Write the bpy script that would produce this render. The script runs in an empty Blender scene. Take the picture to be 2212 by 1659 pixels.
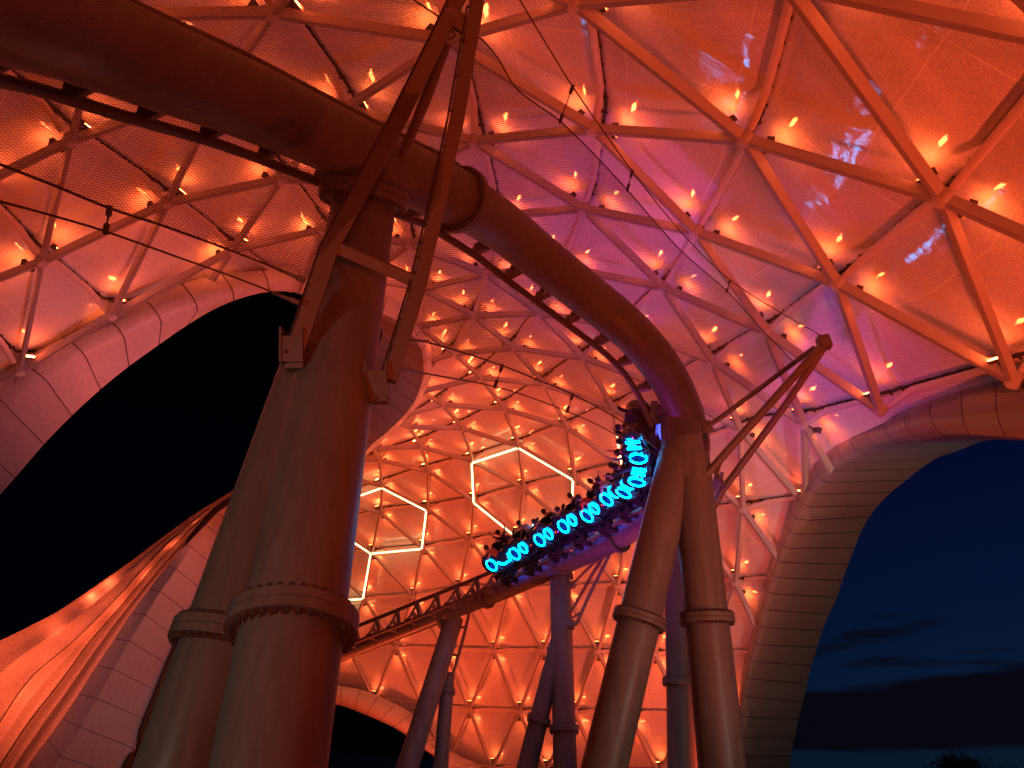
import bpy, bmesh, math, random
from mathutils import Vector, Matrix
random.seed(7)
PI = math.pi
scene = bpy.context.scene
C = scene.collection

# ------------------------------------------------------------------ camera
F = 1662.0; PITCH = math.radians(28); HC = 1.6
EYE = Vector((0, 0, HC))
def ray(px, py):
    x = (px - 1106) / F; y = (829.5 - py) / F
    return Vector((x, math.cos(PITCH) - y * math.sin(PITCH), math.sin(PITCH) + y * math.cos(PITCH))).normalized()
def P(px, py, d): return EYE + ray(px, py) * d
def proj(p):
    v = p - EYE
    zc = v.y * math.cos(PITCH) + v.z * math.sin(PITCH)
    yc = -v.y * math.sin(PITCH) + v.z * math.cos(PITCH)
    if zc < .05: return (-9999, -9999)
    return (1106 + F * v.x / zc, 829.5 - F * yc / zc)
cam = bpy.data.cameras.new('camera'); co = bpy.data.objects.new('camera', cam); C.objects.link(co)
cam.sensor_width = 36; cam.lens = 36 * F / 2212; cam.clip_end = 3000; cam.clip_start = .05
co.location = EYE; co.rotation_euler = (math.radians(90) + PITCH, 0, 0)
scene.camera = co

# ------------------------------------------------------------------ helpers
def lin(r, g, b):
    f = lambda c: (c / 255 / 12.92) if c / 255 <= .04045 else ((c / 255 + .055) / 1.055) ** 2.4
    return (f(r), f(g), f(b), 1)
def setp(o, label=None, cat=None, group=None, kind=None):
    if label: o['label'] = label
    if cat: o['category'] = cat
    if group: o['group'] = group
    if kind: o['kind'] = kind
    return o
def thing(name, label, cat, loc=(0, 0, 0), group=None):
    o = bpy.data.objects.new(name, None); C.objects.link(o); o.location = loc
    o.empty_display_size = .2
    return setp(o, label, cat, group)
class MB:
    def __init__(s): s.v = []; s.f = []; s.m = []; s.uv = {}
    def face(s, idx, m=0): s.f.append(tuple(idx)); s.m.append(m)
    def quad(s, a, b, c, d, m=0):
        n = len(s.v); s.v += [Vector(a), Vector(b), Vector(c), Vector(d)]; s.face((n, n+1, n+2, n+3), m)
    def tube(s, pts, rad, n=12, cap=True, m=0):
        pts = [Vector(p) for p in pts]
        if not isinstance(rad, (list, tuple)): rad = [rad] * len(pts)
        T = []
        for i in range(len(pts)):
            a = pts[max(0, i-1)]; b = pts[min(len(pts)-1, i+1)]
            T.append((b - a).normalized())
        up = Vector((0, 0, 1)) if abs(T[0].z) < .9 else Vector((1, 0, 0))
        x = T[0].cross(up).normalized()
        base = len(s.v)
        for i, p in enumerate(pts):
            x = (x - T[i] * x.dot(T[i])).normalized(); y = T[i].cross(x)
            for k in range(n):
                a = 2 * PI * k / n
                s.v.append(p + (x * math.cos(a) + y * math.sin(a)) * rad[i])
        for i in range(len(pts) - 1):
            for k in range(n):
                k2 = (k + 1) % n
                s.face((base+i*n+k, base+i*n+k2, base+(i+1)*n+k2, base+(i+1)*n+k), m)
        if cap:
            s.face([base + k for k in range(n)][::-1], m)
            s.face([base + (len(pts)-1)*n + k for k in range(n)], m)
    def box(s, c, ax, ay, az, m=0):            # centre and half-axes
        c = Vector(c); n = len(s.v)
        for sx in (-1, 1):
            for sy in (-1, 1):
                for sz in (-1, 1): s.v.append(c + ax*sx + ay*sy + az*sz)
        for q in ((0,1,3,2),(4,6,7,5),(0,4,5,1),(2,3,7,6),(0,2,6,4),(1,5,7,3)): s.face([n+i for i in q], m)
    def bar(s, a, b, up, w, d, m=0):           # box from a to b, width w, depth d along up
        a = Vector(a); b = Vector(b); t = (b - a)
        L = t.length
        if L < 1e-4: return
        t /= L; u = (up - t * up.dot(t)).normalized(); x = t.cross(u)
        s.box((a + b) / 2, t * L / 2, x * w / 2, u * d / 2, m)
    def torus(s, c, ax, ay, R, r, n=28, k=8, sx=1, sy=1, m=0, a0=0, a1=2*PI):
        c = Vector(c); full = abs(a1 - a0 - 2*PI) < 1e-3
        cnt = n if full else n + 1
        pts = [c + ax * (R*sx*math.cos(a0 + (a1-a0)*i/n)) + ay * (R*sy*math.sin(a0 + (a1-a0)*i/n)) for i in range(cnt)]
        if full: pts += [pts[0], pts[1]]
        s.tube(pts, r, k, cap=not full, m=m)
    def disc(s, c, axis, r, h, n=32, m=0):
        c = Vector(c); axis = Vector(axis).normalized(); s.tube([c - axis*h/2, c + axis*h/2], r, n, True, m)
    def build(s, name, mats, parent=None, smooth=True, bevel=0, origin=None):
        me = bpy.data.meshes.new(name)
        o = bpy.data.objects.new(name, me)
        if origin is None:
            if parent is not None: origin = parent.matrix_basis.translation if parent.type == 'EMPTY' else Vector((0, 0, 0))
            else: origin = Vector((0, 0, 0))
        origin = Vector(origin)
        me.from_pydata([tuple(v - origin) for v in s.v], [], s.f)
        if not isinstance(mats, (list, tuple)): mats = [mats]
        for q in mats: me.materials.append(q)
        me.polygons.foreach_set('material_index', s.m)
        if s.uv:
            uvl = me.uv_layers.new(name='UVMap')
            for p in me.polygons:
                for li, vi in zip(p.loop_indices, p.vertices): uvl.data[li].uv = s.uv[vi]
        bm = bmesh.new(); bm.from_mesh(me)
        bmesh.ops.recalc_face_normals(bm, faces=bm.faces)
        if smooth:
            for f in bm.faces: f.smooth = True
            for e in bm.edges:
                if len(e.link_faces) == 2 and e.calc_face_angle(0) > .6: e.smooth = False
        bm.to_mesh(me); bm.free()
        C.objects.link(o)
        if parent is not None:
            o.parent = parent
            if parent.type != 'EMPTY': pass
        if bevel:
            b = o.modifiers.new('b', 'BEVEL'); b.width = bevel; b.segments = 2; b.limit_method = 'ANGLE'; b.angle_limit = .7
        return o
def catmull(pts, n):
    out = []
    N = len(pts)
    for i in range(N - 1):
        p0 = pts[max(0, i-1)]; p1 = pts[i]; p2 = pts[i+1]; p3 = pts[min(N-1, i+2)]
        for k in range(n):
            t = k / n
            out.append(.5 * ((2*p1) + (p2 - p0)*t + (2*p0 - 5*p1 + 4*p2 - p3)*t*t + (3*p1 - p0 - 3*p2 + p3)*t*t*t))
    out.append(pts[-1])
    return out
def inside(poly, x, y):
    c = False; n = len(poly); j = n - 1
    for i in range(n):
        xi, yi = poly[i]; xj, yj = poly[j]
        if (yi > y) != (yj > y) and x < (xj - xi) * (y - yi) / (yj - yi) + xi: c = not c
        j = i
    return c

# ------------------------------------------------------------------ materials
def newmat(name):
    m = bpy.data.materials.new(name); m.use_nodes = True
    nt = m.node_tree; nt.nodes.clear()
    out = nt.nodes.new('ShaderNodeOutputMaterial')
    return m, nt, out
def paint(name, col, rough=.5, metal=0., var=.12, scale=1.5, bump=.0, bscale=60, spec=.5, coat=0., streak=0.):
    m, nt, out = newmat(name)
    b = nt.nodes.new('ShaderNodeBsdfPrincipled'); nt.links.new(b.outputs[0], out.inputs[0])
    tc = nt.nodes.new('ShaderNodeTexCoord')
    n1 = nt.nodes.new('ShaderNodeTexNoise'); n1.inputs['Scale'].default_value = scale; n1.inputs['Detail'].default_value = 6
    nt.links.new(tc.outputs['Object'], n1.inputs['Vector'])
    mx = nt.nodes.new('ShaderNodeMix'); mx.data_type = 'RGBA'
    mx.inputs['A'].default_value = (*[c*(1-var) for c in col[:3]], 1)
    mx.inputs['B'].default_value = (*[min(1, c*(1+var)) for c in col[:3]], 1)
    nt.links.new(n1.outputs['Fac'], mx.inputs['Factor']); nt.links.new(mx.outputs['Result'], b.inputs['Base Color'])
    if streak:
        mp = nt.nodes.new('ShaderNodeMapping'); mp.inputs['Scale'].default_value = (7, 7, .35); nt.links.new(tc.outputs['Object'], mp.inputs[0])
        n3 = nt.nodes.new('ShaderNodeTexNoise'); n3.inputs['Scale'].default_value = 1.; n3.inputs['Detail'].default_value = 7; n3.inputs['Roughness'].default_value = .65
        nt.links.new(mp.outputs[0], n3.inputs['Vector'])
        sr = nt.nodes.new('ShaderNodeValToRGB'); sr.color_ramp.elements[0].position = .40; sr.color_ramp.elements[1].position = .60
        sr.color_ramp.elements[0].color = (1 - streak,) * 3 + (1,); sr.color_ramp.elements[1].color = (1, 1, 1, 1)
        nt.links.new(n3.outputs['Fac'], sr.inputs[0])
        mu = nt.nodes.new('ShaderNodeMix'); mu.data_type = 'RGBA'; mu.blend_type = 'MULTIPLY'; mu.inputs['Factor'].default_value = 1
        nt.links.new(mx.outputs['Result'], mu.inputs['A']); nt.links.new(sr.outputs[0], mu.inputs['B']); nt.links.new(mu.outputs['Result'], b.inputs['Base Color'])
    mr = nt.nodes.new('ShaderNodeMapRange'); mr.inputs['To Min'].default_value = max(.03, rough-.1); mr.inputs['To Max'].default_value = min(1, rough+.12)
    nt.links.new(n1.outputs['Fac'], mr.inputs['Value']); nt.links.new(mr.outputs[0], b.inputs['Roughness'])
    b.inputs['Metallic'].default_value = metal; b.inputs['Specular IOR Level'].default_value = spec
    b.inputs['Coat Weight'].default_value = coat
    if bump:
        n2 = nt.nodes.new('ShaderNodeTexNoise'); n2.inputs['Scale'].default_value = bscale; n2.inputs['Detail'].default_value = 4
        nt.links.new(tc.outputs['Object'], n2.inputs['Vector'])
        bp = nt.nodes.new('ShaderNodeBump'); bp.inputs['Strength'].default_value = bump; bp.inputs['Distance'].default_value = .01
        nt.links.new(n2.outputs['Fac'], bp.inputs['Height']); nt.links.new(bp.outputs[0], b.inputs['Normal'])
    return m
def emit(name, col, strength):
    m, nt, out = newmat(name)
    e = nt.nodes.new('ShaderNodeEmission'); e.inputs[0].default_value = (*col, 1); e.inputs[1].default_value = strength
    n1 = nt.nodes.new('ShaderNodeTexNoise'); n1.inputs['Scale'].default_value = 3
    nt.links.new(e.outputs[0], out.inputs[0])
    return m

M_beam = paint('beam paint', (.58, .54, .52), .45, var=.08, scale=1.2)
M_flange = paint('beam flange paint', (.33, .30, .31), .45, var=.08)
M_pipe = paint('pipe paint', (.66, .58, .54), .4, var=.06)
M_dark = paint('dark gasket', (.06, .045, .04), .6)
M_house = paint('lamp housing', (.10, .085, .08), .5)
M_col = paint('support paint', (.155, .15, .14), .42, var=.16, scale=.8, bump=.12, bscale=35, streak=.18, spec=.3)
M_track = paint('track paint', (.15, .145, .135), .42, var=.16, scale=.7, bump=.12, bscale=35, streak=.25)
M_rail = paint('rail paint', (.09, .075, .07), .42, var=.2)
M_frame = paint('frame paint', (.15, .125, .11), .5, var=.14, scale=2, bump=.1)
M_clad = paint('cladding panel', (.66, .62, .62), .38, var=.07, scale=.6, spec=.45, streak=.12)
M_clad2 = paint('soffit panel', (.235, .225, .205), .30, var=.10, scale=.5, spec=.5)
M_cable = paint('cable steel', (.05, .04, .04), .5)
M_bolt = paint('bolt steel', (.06, .05, .05), .5)
M_flood = emit('amber led', (1, .12, .028), 82)
M_flood2 = emit('dimmer amber led', (1, .14, .03), 70)
M_neon = emit('warm light strip', (1, .66, .28), 4.6)
M_cyan = emit('cyan wheel light', (.0, .40, 1), 26)
M_hubglow = emit('painted hub glow', (.0, .07, .6), .5)  # emissive hub disc stands in for ring light falling on it
M_blue = emit('blue underglow', (.07, .10, 1), 3)
M_head = emit('warm reflector', (1, .55, .35), 1.2)

def cushion_mat():
    m, nt, out = newmat('inflated foil')
    b = nt.nodes.new('ShaderNodeBsdfPrincipled')
    uv = nt.nodes.new('ShaderNodeTexCoord')
    sep = nt.nodes.new('ShaderNodeSeparateXYZ'); nt.links.new(uv.outputs['UV'], sep.inputs[0])
    # frit print grain
    gr = nt.nodes.new('ShaderNodeTexNoise'); gr.inputs['Scale'].default_value = 26; gr.inputs['Detail'].default_value = 3
    nt.links.new(uv.outputs['Object'], gr.inputs['Vector'])
    cl = nt.nodes.new('ShaderNodeTexNoise'); cl.inputs['Scale'].default_value = .45; cl.inputs['Detail'].default_value = 3
    nt.links.new(uv.outputs['Object'], cl.inputs['Vector'])
    r1 = nt.nodes.new('ShaderNodeValToRGB'); r1.color_ramp.elements[0].position = .35; r1.color_ramp.elements[1].position = .68
    r1.color_ramp.elements[0].color = (.60, .58, .56, 1); r1.color_ramp.elements[1].color = (.86, .84, .82, 1)
    nt.links.new(gr.outputs['Fac'], r1.inputs[0])
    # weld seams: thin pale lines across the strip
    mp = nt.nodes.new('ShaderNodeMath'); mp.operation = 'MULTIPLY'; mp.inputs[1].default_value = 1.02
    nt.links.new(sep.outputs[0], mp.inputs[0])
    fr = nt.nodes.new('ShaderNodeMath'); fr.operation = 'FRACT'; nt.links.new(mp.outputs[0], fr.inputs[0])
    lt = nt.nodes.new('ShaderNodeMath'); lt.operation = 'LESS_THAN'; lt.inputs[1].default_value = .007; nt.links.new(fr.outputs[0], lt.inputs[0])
    ds = nt.nodes.new('ShaderNodeTexNoise'); ds.inputs['Scale'].default_value = .8; nt.links.new(uv.outputs['UV'], ds.inputs['Vector'])  # second line set: pale streaks painted in for reflected lamp light
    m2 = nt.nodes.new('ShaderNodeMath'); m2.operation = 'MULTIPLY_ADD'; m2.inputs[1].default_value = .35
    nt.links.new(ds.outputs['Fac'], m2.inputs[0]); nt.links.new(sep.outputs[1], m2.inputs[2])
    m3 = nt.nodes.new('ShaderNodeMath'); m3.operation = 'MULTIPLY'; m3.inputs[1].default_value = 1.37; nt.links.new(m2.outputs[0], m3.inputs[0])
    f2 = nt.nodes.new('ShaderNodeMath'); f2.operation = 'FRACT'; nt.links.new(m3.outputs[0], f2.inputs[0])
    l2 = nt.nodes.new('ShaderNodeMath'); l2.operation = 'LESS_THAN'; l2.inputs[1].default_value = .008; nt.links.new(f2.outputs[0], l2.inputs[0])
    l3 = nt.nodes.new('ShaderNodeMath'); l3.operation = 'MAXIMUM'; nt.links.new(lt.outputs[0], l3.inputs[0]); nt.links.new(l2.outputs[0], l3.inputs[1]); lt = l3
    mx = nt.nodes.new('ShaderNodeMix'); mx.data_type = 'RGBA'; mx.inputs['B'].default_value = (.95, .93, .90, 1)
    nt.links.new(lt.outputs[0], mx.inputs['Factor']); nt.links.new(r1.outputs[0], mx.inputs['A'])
    nt.links.new(mx.outputs['Result'], b.inputs['Base Color'])
    b.inputs['Roughness'].default_value = .05; b.inputs['IOR'].default_value = 1.5
    b.inputs['Specular IOR Level'].default_value = .75
    # long wrinkles + slack
    mpg = nt.nodes.new('ShaderNodeMapping'); mpg.inputs['Scale'].default_value = (2.2, 1.0, 1)
    nt.links.new(uv.outputs['UV'], mpg.inputs[0])
    w1 = nt.nodes.new('ShaderNodeTexNoise'); w1.inputs['Scale'].default_value = 3.; w1.inputs['Detail'].default_value = 5; w1.inputs['Distortion'].default_value = .6
    nt.links.new(mpg.outputs[0], w1.inputs['Vector'])
    bp = nt.nodes.new('ShaderNodeBump'); bp.inputs['Strength'].default_value = .24; bp.inputs['Distance'].default_value = .07
    nt.links.new(w1.outputs['Fac'], bp.inputs['Height']); nt.links.new(bp.outputs[0], b.inputs['Normal'])
    nt.links.new(b.outputs[0], out.inputs[0])
    return m
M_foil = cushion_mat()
def membrane_mat():
    m, nt, out = newmat('translucent membrane')
    uv = nt.nodes.new('ShaderNodeTexCoord')
    gr = nt.nodes.new('ShaderNodeTexNoise'); gr.inputs['Scale'].default_value = 7; gr.inputs['Detail'].default_value = 8; gr.inputs['Roughness'].default_value = .7
    nt.links.new(uv.outputs['Object'], gr.inputs['Vector'])
    r1 = nt.nodes.new('ShaderNodeValToRGB'); r1.color_ramp.elements[0].position = .38; r1.color_ramp.elements[1].position = .62
    r1.color_ramp.elements[0].color = (.56, .52, .50, 1); r1.color_ramp.elements[1].color = (.78, .72, .70, 1)
    nt.links.new(gr.outputs['Fac'], r1.inputs[0])
    t = nt.nodes.new('ShaderNodeBsdfTranslucent'); d = nt.nodes.new('ShaderNodeBsdfDiffuse')
    nt.links.new(r1.outputs[0], t.inputs[0]); nt.links.new(r1.outputs[0], d.inputs[0])
    mx = nt.nodes.new('ShaderNodeMixShader'); mx.inputs[0].default_value = .35
    nt.links.new(t.outputs[0], mx.inputs[1]); nt.links.new(d.outputs[0], mx.inputs[2]); nt.links.new(mx.outputs[0], out.inputs[0])
    return m
M_memb = membrane_mat()
def net_mat():
    m, nt, out = newmat('net mesh')
    uv = nt.nodes.new('ShaderNodeTexCoord'); sep = nt.nodes.new('ShaderNodeSeparateXYZ'); nt.links.new(uv.outputs['UV'], sep.inputs[0])
    ws = nt.nodes.new('ShaderNodeTexNoise'); ws.inputs['Scale'].default_value = 1.5
    nt.links.new(uv.outputs['UV'], ws.inputs['Vector'])
    fac = None
    for sgn in (1, -1):
        a = nt.nodes.new('ShaderNodeMath'); a.operation = 'MULTIPLY_ADD'; a.inputs[1].default_value = sgn * .62
        nt.links.new(sep.outputs[0], a.inputs[0]); nt.links.new(sep.outputs[1], a.inputs[2])
        w = nt.nodes.new('ShaderNodeMath'); w.operation = 'MULTIPLY_ADD'; w.inputs[1].default_value = .06
        nt.links.new(ws.outputs['Fac'], w.inputs[0]); nt.links.new(a.outputs[0], w.inputs[2])
        s = nt.nodes.new('ShaderNodeMath'); s.operation = 'MULTIPLY'; s.inputs[1].default_value = 1 / .055
        nt.links.new(w.outputs[0], s.inputs[0])
        f = nt.nodes.new('ShaderNodeMath'); f.operation = 'FRACT'; nt.links.new(s.outputs[0], f.inputs[0])
        l = nt.nodes.new('ShaderNodeMath'); l.operation = 'LESS_THAN'; l.inputs[1].default_value = .17; nt.links.new(f.outputs[0], l.inputs[0])
        if fac is None: fac = l
        else:
            mxx = nt.nodes.new('ShaderNodeMath'); mxx.operation = 'MAXIMUM'
            nt.links.new(fac.outputs[0], mxx.inputs[0]); nt.links.new(l.outputs[0], mxx.inputs[1]); fac = mxx
    tr = nt.nodes.new('ShaderNodeBsdfTransparent'); d = nt.nodes.new('ShaderNodeBsdfDiffuse'); d.inputs[0].default_value = (.06, .045, .04, 1)
    mx = nt.nodes.new('ShaderNodeMixShader'); nt.links.new(fac.outputs[0], mx.inputs[0])
    nt.links.new(tr.outputs[0], mx.inputs[1]); nt.links.new(d.outputs[0], mx.inputs[2]); nt.links.new(mx.outputs[0], out.inputs[0])
    return m
M_net = net_mat()

# ------------------------------------------------------------------ canopy lattice nodes (direction and distance from the viewpoint)
ROWS = {
 -1: (9, [ (1550,1676,42.3), (1425,1672,45.0), (1300,1668,47.6), (1180,1665,50.1), (1064,1660,52.6), (965,1655,55.2), (860,1650,57.4), (755,1647,59.4), (645,1643,61.2), (535,1640,62.9), (420,1637,64.5), (310,1634,66.2) ]),
 0: (8, [ (1600,1551,39.4), (1480,1547,42.4), (1360,1543,45.2), (1242,1539,48.0), (1122,1538,50.6), (1015,1534,53.2), (912,1524,55.8), (807,1511,58.0), (700,1502,60.0), (595,1496,61.8), (485,1490,63.4), (372,1486,64.7), (262,1482,66.0) ]),
 1: (7, [ (1660,1415,36.5), (1540,1413,39.7), (1415,1412,42.8), (1292,1408,45.8), (1175,1406,48.6), (1067,1406,51.4), (962,1403,54.1), (857,1399,56.6), (750,1392,59.0), (640,1388,61.0), (530,1385,62.8), (420,1383,64.4), (315,1382,65.6) ]),
 2: (6, [ (1715,1255,33.7), (1590,1259,37.1), (1460,1262,40.4), (1335,1266,43.5), (1220,1272,46.6), (1102,1274,49.6), (992,1270,52.5), (892,1288,55.2), (787,1293,57.8), (690,1300,60.3), (590,1306,62.6), (480,1312,64.8), (375,1316,66) ]),
 3: (1, [ (2520,900,20.5), (2210,1030,24.3), (1995,1075,28.0), (1850,1110,30.6), (1740,1090,32.0), (1606,1100,34.1), (1485,1112,37.8), (1360,1125,41.2), (1237,1140,44.5), (1119,1158,47.6), (1017,1169,50.7), (914,1184,53.6), (804,1194,56.3), (700,1203,59.1), (597,1212,61.5), (497,1222,63.5) ]),
 4: (1, [ (2431,601,15.9), (2191,820,19.2), (1903,886,22.9), (1738,916,27.1), (1600,928,31.2), (1475,975,35.0), (1350,1010,38.6), (1242,1033,42.1), (1132,1055,45.4), (1026,1083,48.6), (924,1100,51.6), (823,1108,54.4), (720,1138,57.3), (618,1165,59.5) ]),
 5: (0, [ (2330,95,13.3), (2038,427,16.6), (1810,611,20.1), (1656,716,24.1), (1541,780,28.2), (1433,835,32.1), (1326,883,36.0), (1226,923,39.6), (1122,963,43.0), (1022,996,46.3), (926,1018,49.4), (826,1050,52.2), (733,1083,54.8), (640,1112,57.2) ]),
 6: (-1, [ (1770,-420,11.7), (1701,-37,14.7), (1611,300,18.0), (1505,500,21.7), (1434,620,25.6), (1345,705,29.5), (1262,773,33.4), (1177,830,37.1), (1090,883,40.6), (1000,925,43.9), (911,965,46.9), (819,993,49.6), (735,1025,52.2) ]),
 7: (-1, [ (1170,-280,13.7), (1244,5,16.8), (1284,277,20.1), (1262,450,23.6), (1212,575,27.3), (1167,676,31.1), (1110,751,34.8), (1039,815,38.2), (957,873,41.4), (884,921,44.3), (808,967,47.0), (738,992,49.6) ]),
 8: (-1, [ (780,-200,16.5), (970,85,19.4), (1024,303,22.5), (1065,465,25.9), (1050,591,29.3), (1024,681,32.8), (982,763,36.2), (910,845,39.0), (838,905,41.8) ]),
 9: (-2, [ (400,-170,17.0), (590,25,19.5), (744,233,22.2), (835,390,25.2), (884,525,28.3), (912,623,31.4), (905,705,34.6), (872,795,37.4) ]),
 10: (-2, [ (225,30,20.1), (483,187,22.6), (607,385,25.2), (695,495,28.3), (790,600,30.8), (835,705,33.6) ]),
 11: (-3, [ (-60,130,21.3), (152,302,23.2), (360,437,25.5), (500,540,28.2), (640,640,30.2), (730,720,33) ]),
 12: (-3, [ (-70,410,24.2), (90,563,26.2), (240,680,28.4), (400,690,30.0) ]),
 14: (-3, [ (-190,900,32.5), (-10,930,33.2) ]),
 13: (-3, [ (-130,650,27.3), (43,800,29.4), (205,790,30.5) ]),
}
# extra cells beyond the frame so that the vault goes on overhead
NODE = {}
for r, (j0, l) in ROWS.items():
    for k, (a, b, d) in enumerate(l): NODE[(r, j0 + k)] = P(a, b, d)
def extr(k, a, b):
    if k not in NODE and a in NODE and b in NODE: NODE[k] = NODE[a] * 2 - NODE[b]
for r in (5, 6, 7, 8):
    for j in (-2, -3): extr((r, j if r > 5 else j + 1), (r, (j if r > 5 else j + 1) + 1), (r, (j if r > 5 else j + 1) + 2))
for j in range(-2, 2): extr((4, j), (5, j), (6, j))
for j in range(-4, 5): extr((3, j), (4, j), (5, j))
for j in (-3, -4): extr((9, j), (9, j+1), (9, j+2)); 
extr((10, -3), (10, -2), (10, -1)); extr((11, -4), (11, -3), (11, -2)); extr((12, -4), (12, -3), (12, -2)); extr((10, -4), (10, -3), (10, -2))
for j in range(9, 21):
    if (-1, j) in NODE:
        p = NODE[(-1, j)].copy(); q = NODE.get((0, j), NODE.get((0, j-1)))
        s = (p.z + .25) / max(.5, (q.z - p.z)); n = p + (p - q) * min(s, 1.2); n.z = -.25
        NODE[(-2, j + 1)] = n
CEN = Vector((-1, 24, 1))
def tris():
    for (r, j) in list(NODE):
        a = (r, j); b = (r-1, j); c = (r-1, j+1); d = (r, j+1)
        if b in NODE and c in NODE: yield (a, b, c)
        if c in NODE and d in NODE: yield (a, c, d)
TR = list(tris())
NRM = {k: Vector((0, 0, 0)) for k in NODE}
for t in TR:
    a, b, c = [NODE[k] for k in t]
    n = (b - a).cross(c - a).normalized()
    if n.dot((a + b + c) / 3 - CEN) < 0: n = -n
    for k in t: NRM[k] += n
for k in NRM:
    if NRM[k].length < 1e-4: NRM[k] = (NODE[k] - CEN)
    NRM[k].normalize()

def cv(o, pts): return [(o[0] + x / 3, o[1] + y / 3) for x, y in pts]
oD = (0, 553); oE = (737.3, 553); oF = (1474.7, 553); oG = (0, 1106); oH = (737.3, 1106); oI = (1474.7, 1106)
VL = [(-900, 1750), (-600, 1600), (-350, 1330), (-140, 1070), (-60, 960), (20, 890)] + cv(oD, [(310,820),(560,660),(810,540),(1045,430),(1280,345),(1515,280),(1740,228),(1950,232)]) \
   + cv(oE, [(265,300),(440,400),(500,500),(560,650),(540,800),(500,920),(430,1030),(330,1120),(110,1310)]) + [(700,1018),(610,1055)] \
   + cv(oG, [(1500,-20),(1383,250),(1240,450),(1110,640),(990,810),(880,1000),(780,1190),(680,1400),(560,1620),(450,1850)]) + [(-900, 1850)]
VR = [(2900, 960)] + cv(oF, [(2212,1050),(1850,1070),(1650,1100),(1500,1140),(1370,1175),(1230,1215),(1110,1270),(1020,1340),(950,1410),(880,1500),(815,1580)]) \
   + cv(oI, [(750,30),(700,110),(665,210),(630,310),(595,410),(560,515),(530,615),(500,730),(475,840),(445,950),(415,1060),(395,1180),(380,1310),(365,1440),(365,1570),(355,1900)]) + [(2900, 1900)]
VB = [(590, 1800), (590, 1560), (640, 1515), (690, 1497), (737, 1510), (812, 1535), (885, 1571), (924, 1611), (975, 1643), (1030, 1720), (1060, 1800)]
def void(p):
    x, y = proj(p)
    if x < -9000: return False
    return inside(VL, x, y) or inside(VR, x, y) or inside(VB, x, y)

canopy = thing('canopy', 'huge triangulated canopy of amber-lit air cushions on steel beams arching over the coaster', 'canopy', (0, 30, 0))
OUT_E, BUL = .78, .20
# air cushions: one strip between each pair of pipe rows
def bary_pts(tri, n):
    A, B, Cc = [NODE[k] for k in tri]; na, nb, nc = [NRM[k] for k in tri]
    ra, rb, rc = [k[0] for k in tri]
    rmax = max(ra, rb, rc)
    idx = {}; pts = []; uvs = []
    for i in range(n + 1):
        for j in range(n + 1 - i):
            a = 1 - (i + j) / n; b = i / n; c = j / n
            v = a * ra + b * rb + c * rc - (rmax - 1)
            u = a * (tri[0][1] + .5 * ra) + b * (tri[1][1] + .5 * rb) + c * (tri[2][1] + .5 * rc)
            sn = max(0, math.sin(PI * v)) ** .75
            off = OUT_E - BUL * sn
            p = A * a + B * b + Cc * c + (na * a + nb * b + nc * c).normalized() * off
            idx[(i, j)] = len(pts); pts.append(p); uvs.append((u, v + rmax * 1.0))
    fs = []
    for i in range(n):
        for j in range(n - i):
            fs.append((idx[(i, j)], idx[(i+1, j)], idx[(i, j+1)]))
            if i + j < n - 1: fs.append((idx[(i+1, j)], idx[(i+1, j+1)], idx[(i, j+1)]))
    return pts, uvs, fs
strips = {}
for t in TR: strips.setdefault(max(k[0] for k in t), []).append(t)
for r, ts in sorted(strips.items()):
    mb = MB(); look = {}
    for t in ts:
        pts, uvs, fs = bary_pts(t, 11)
        for f in fs:
            cen = (pts[f[0]] + pts[f[1]] + pts[f[2]]) / 3
            if void(cen): continue
            ids = []
            for q in f:
                key = (round(pts[q].x, 3), round(pts[q].y, 3), round(pts[q].z, 3))
                if key not in look:
                    look[key] = len(mb.v); mb.v.append(pts[q]); mb.uv[look[key]] = uvs[q]
                ids.append(look[key])
            mb.face(ids)
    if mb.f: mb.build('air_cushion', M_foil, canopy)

def clip(a, b, n=24):
    """the stretch of the segment that is not in an opening"""
    fl = [void(a.lerp(b, i / n)) for i in range(n + 1)]
    if all(fl): return None
    i0 = 0
    while fl[i0]: i0 += 1
    i1 = n
    while fl[i1]: i1 -= 1
    if i1 <= i0: return None
    return a.lerp(b, i0 / n), a.lerp(b, i1 / n)
def onscreen(a, b):
    pa, pb = proj(a), proj(b)
    if pa[0] < -9000 or pb[0] < -9000: return 0
    x0 = max(0, min(pa[0], pb[0])); x1 = min(2212, max(pa[0], pb[0])); y0 = max(0, min(pa[1], pb[1])); y1 = min(1659, max(pa[1], pb[1]))
    if x1 < x0 - 5 or y1 < y0 - 5: return 0
    return math.hypot(x1 - x0, y1 - y0) + 1
def emit_parts(name, items, mats, parent, cap=100, bevel=0):
    """items: (size, fn(mb)); the largest become parts of their own, the rest one mass"""
    items.sort(key=lambda q: -q[0])
    for s, fn in items[:cap]:
        if s <= 0: break
        mb = MB(); fn(mb); mb.build(name, mats, parent)
    rest = [q for k, q in enumerate(items) if k >= cap or q[0] <= 0]
    if rest:
        mb = MB()
        for s, fn in rest: fn(mb)
        o = mb.build(name, mats, parent); setp(o, kind='stuff')
beams = []; pipes = []; gaskets = MB()
EDG = []
for (r, j) in NODE:
    for (dr, dj, fam) in ((-1, 0, 'a'), (-1, 1, 'b'), (0, 1, 'p')):
        k2 = (r + dr, j + dj)
        if k2 in NODE: EDG.append(((r, j), k2, fam))
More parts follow.
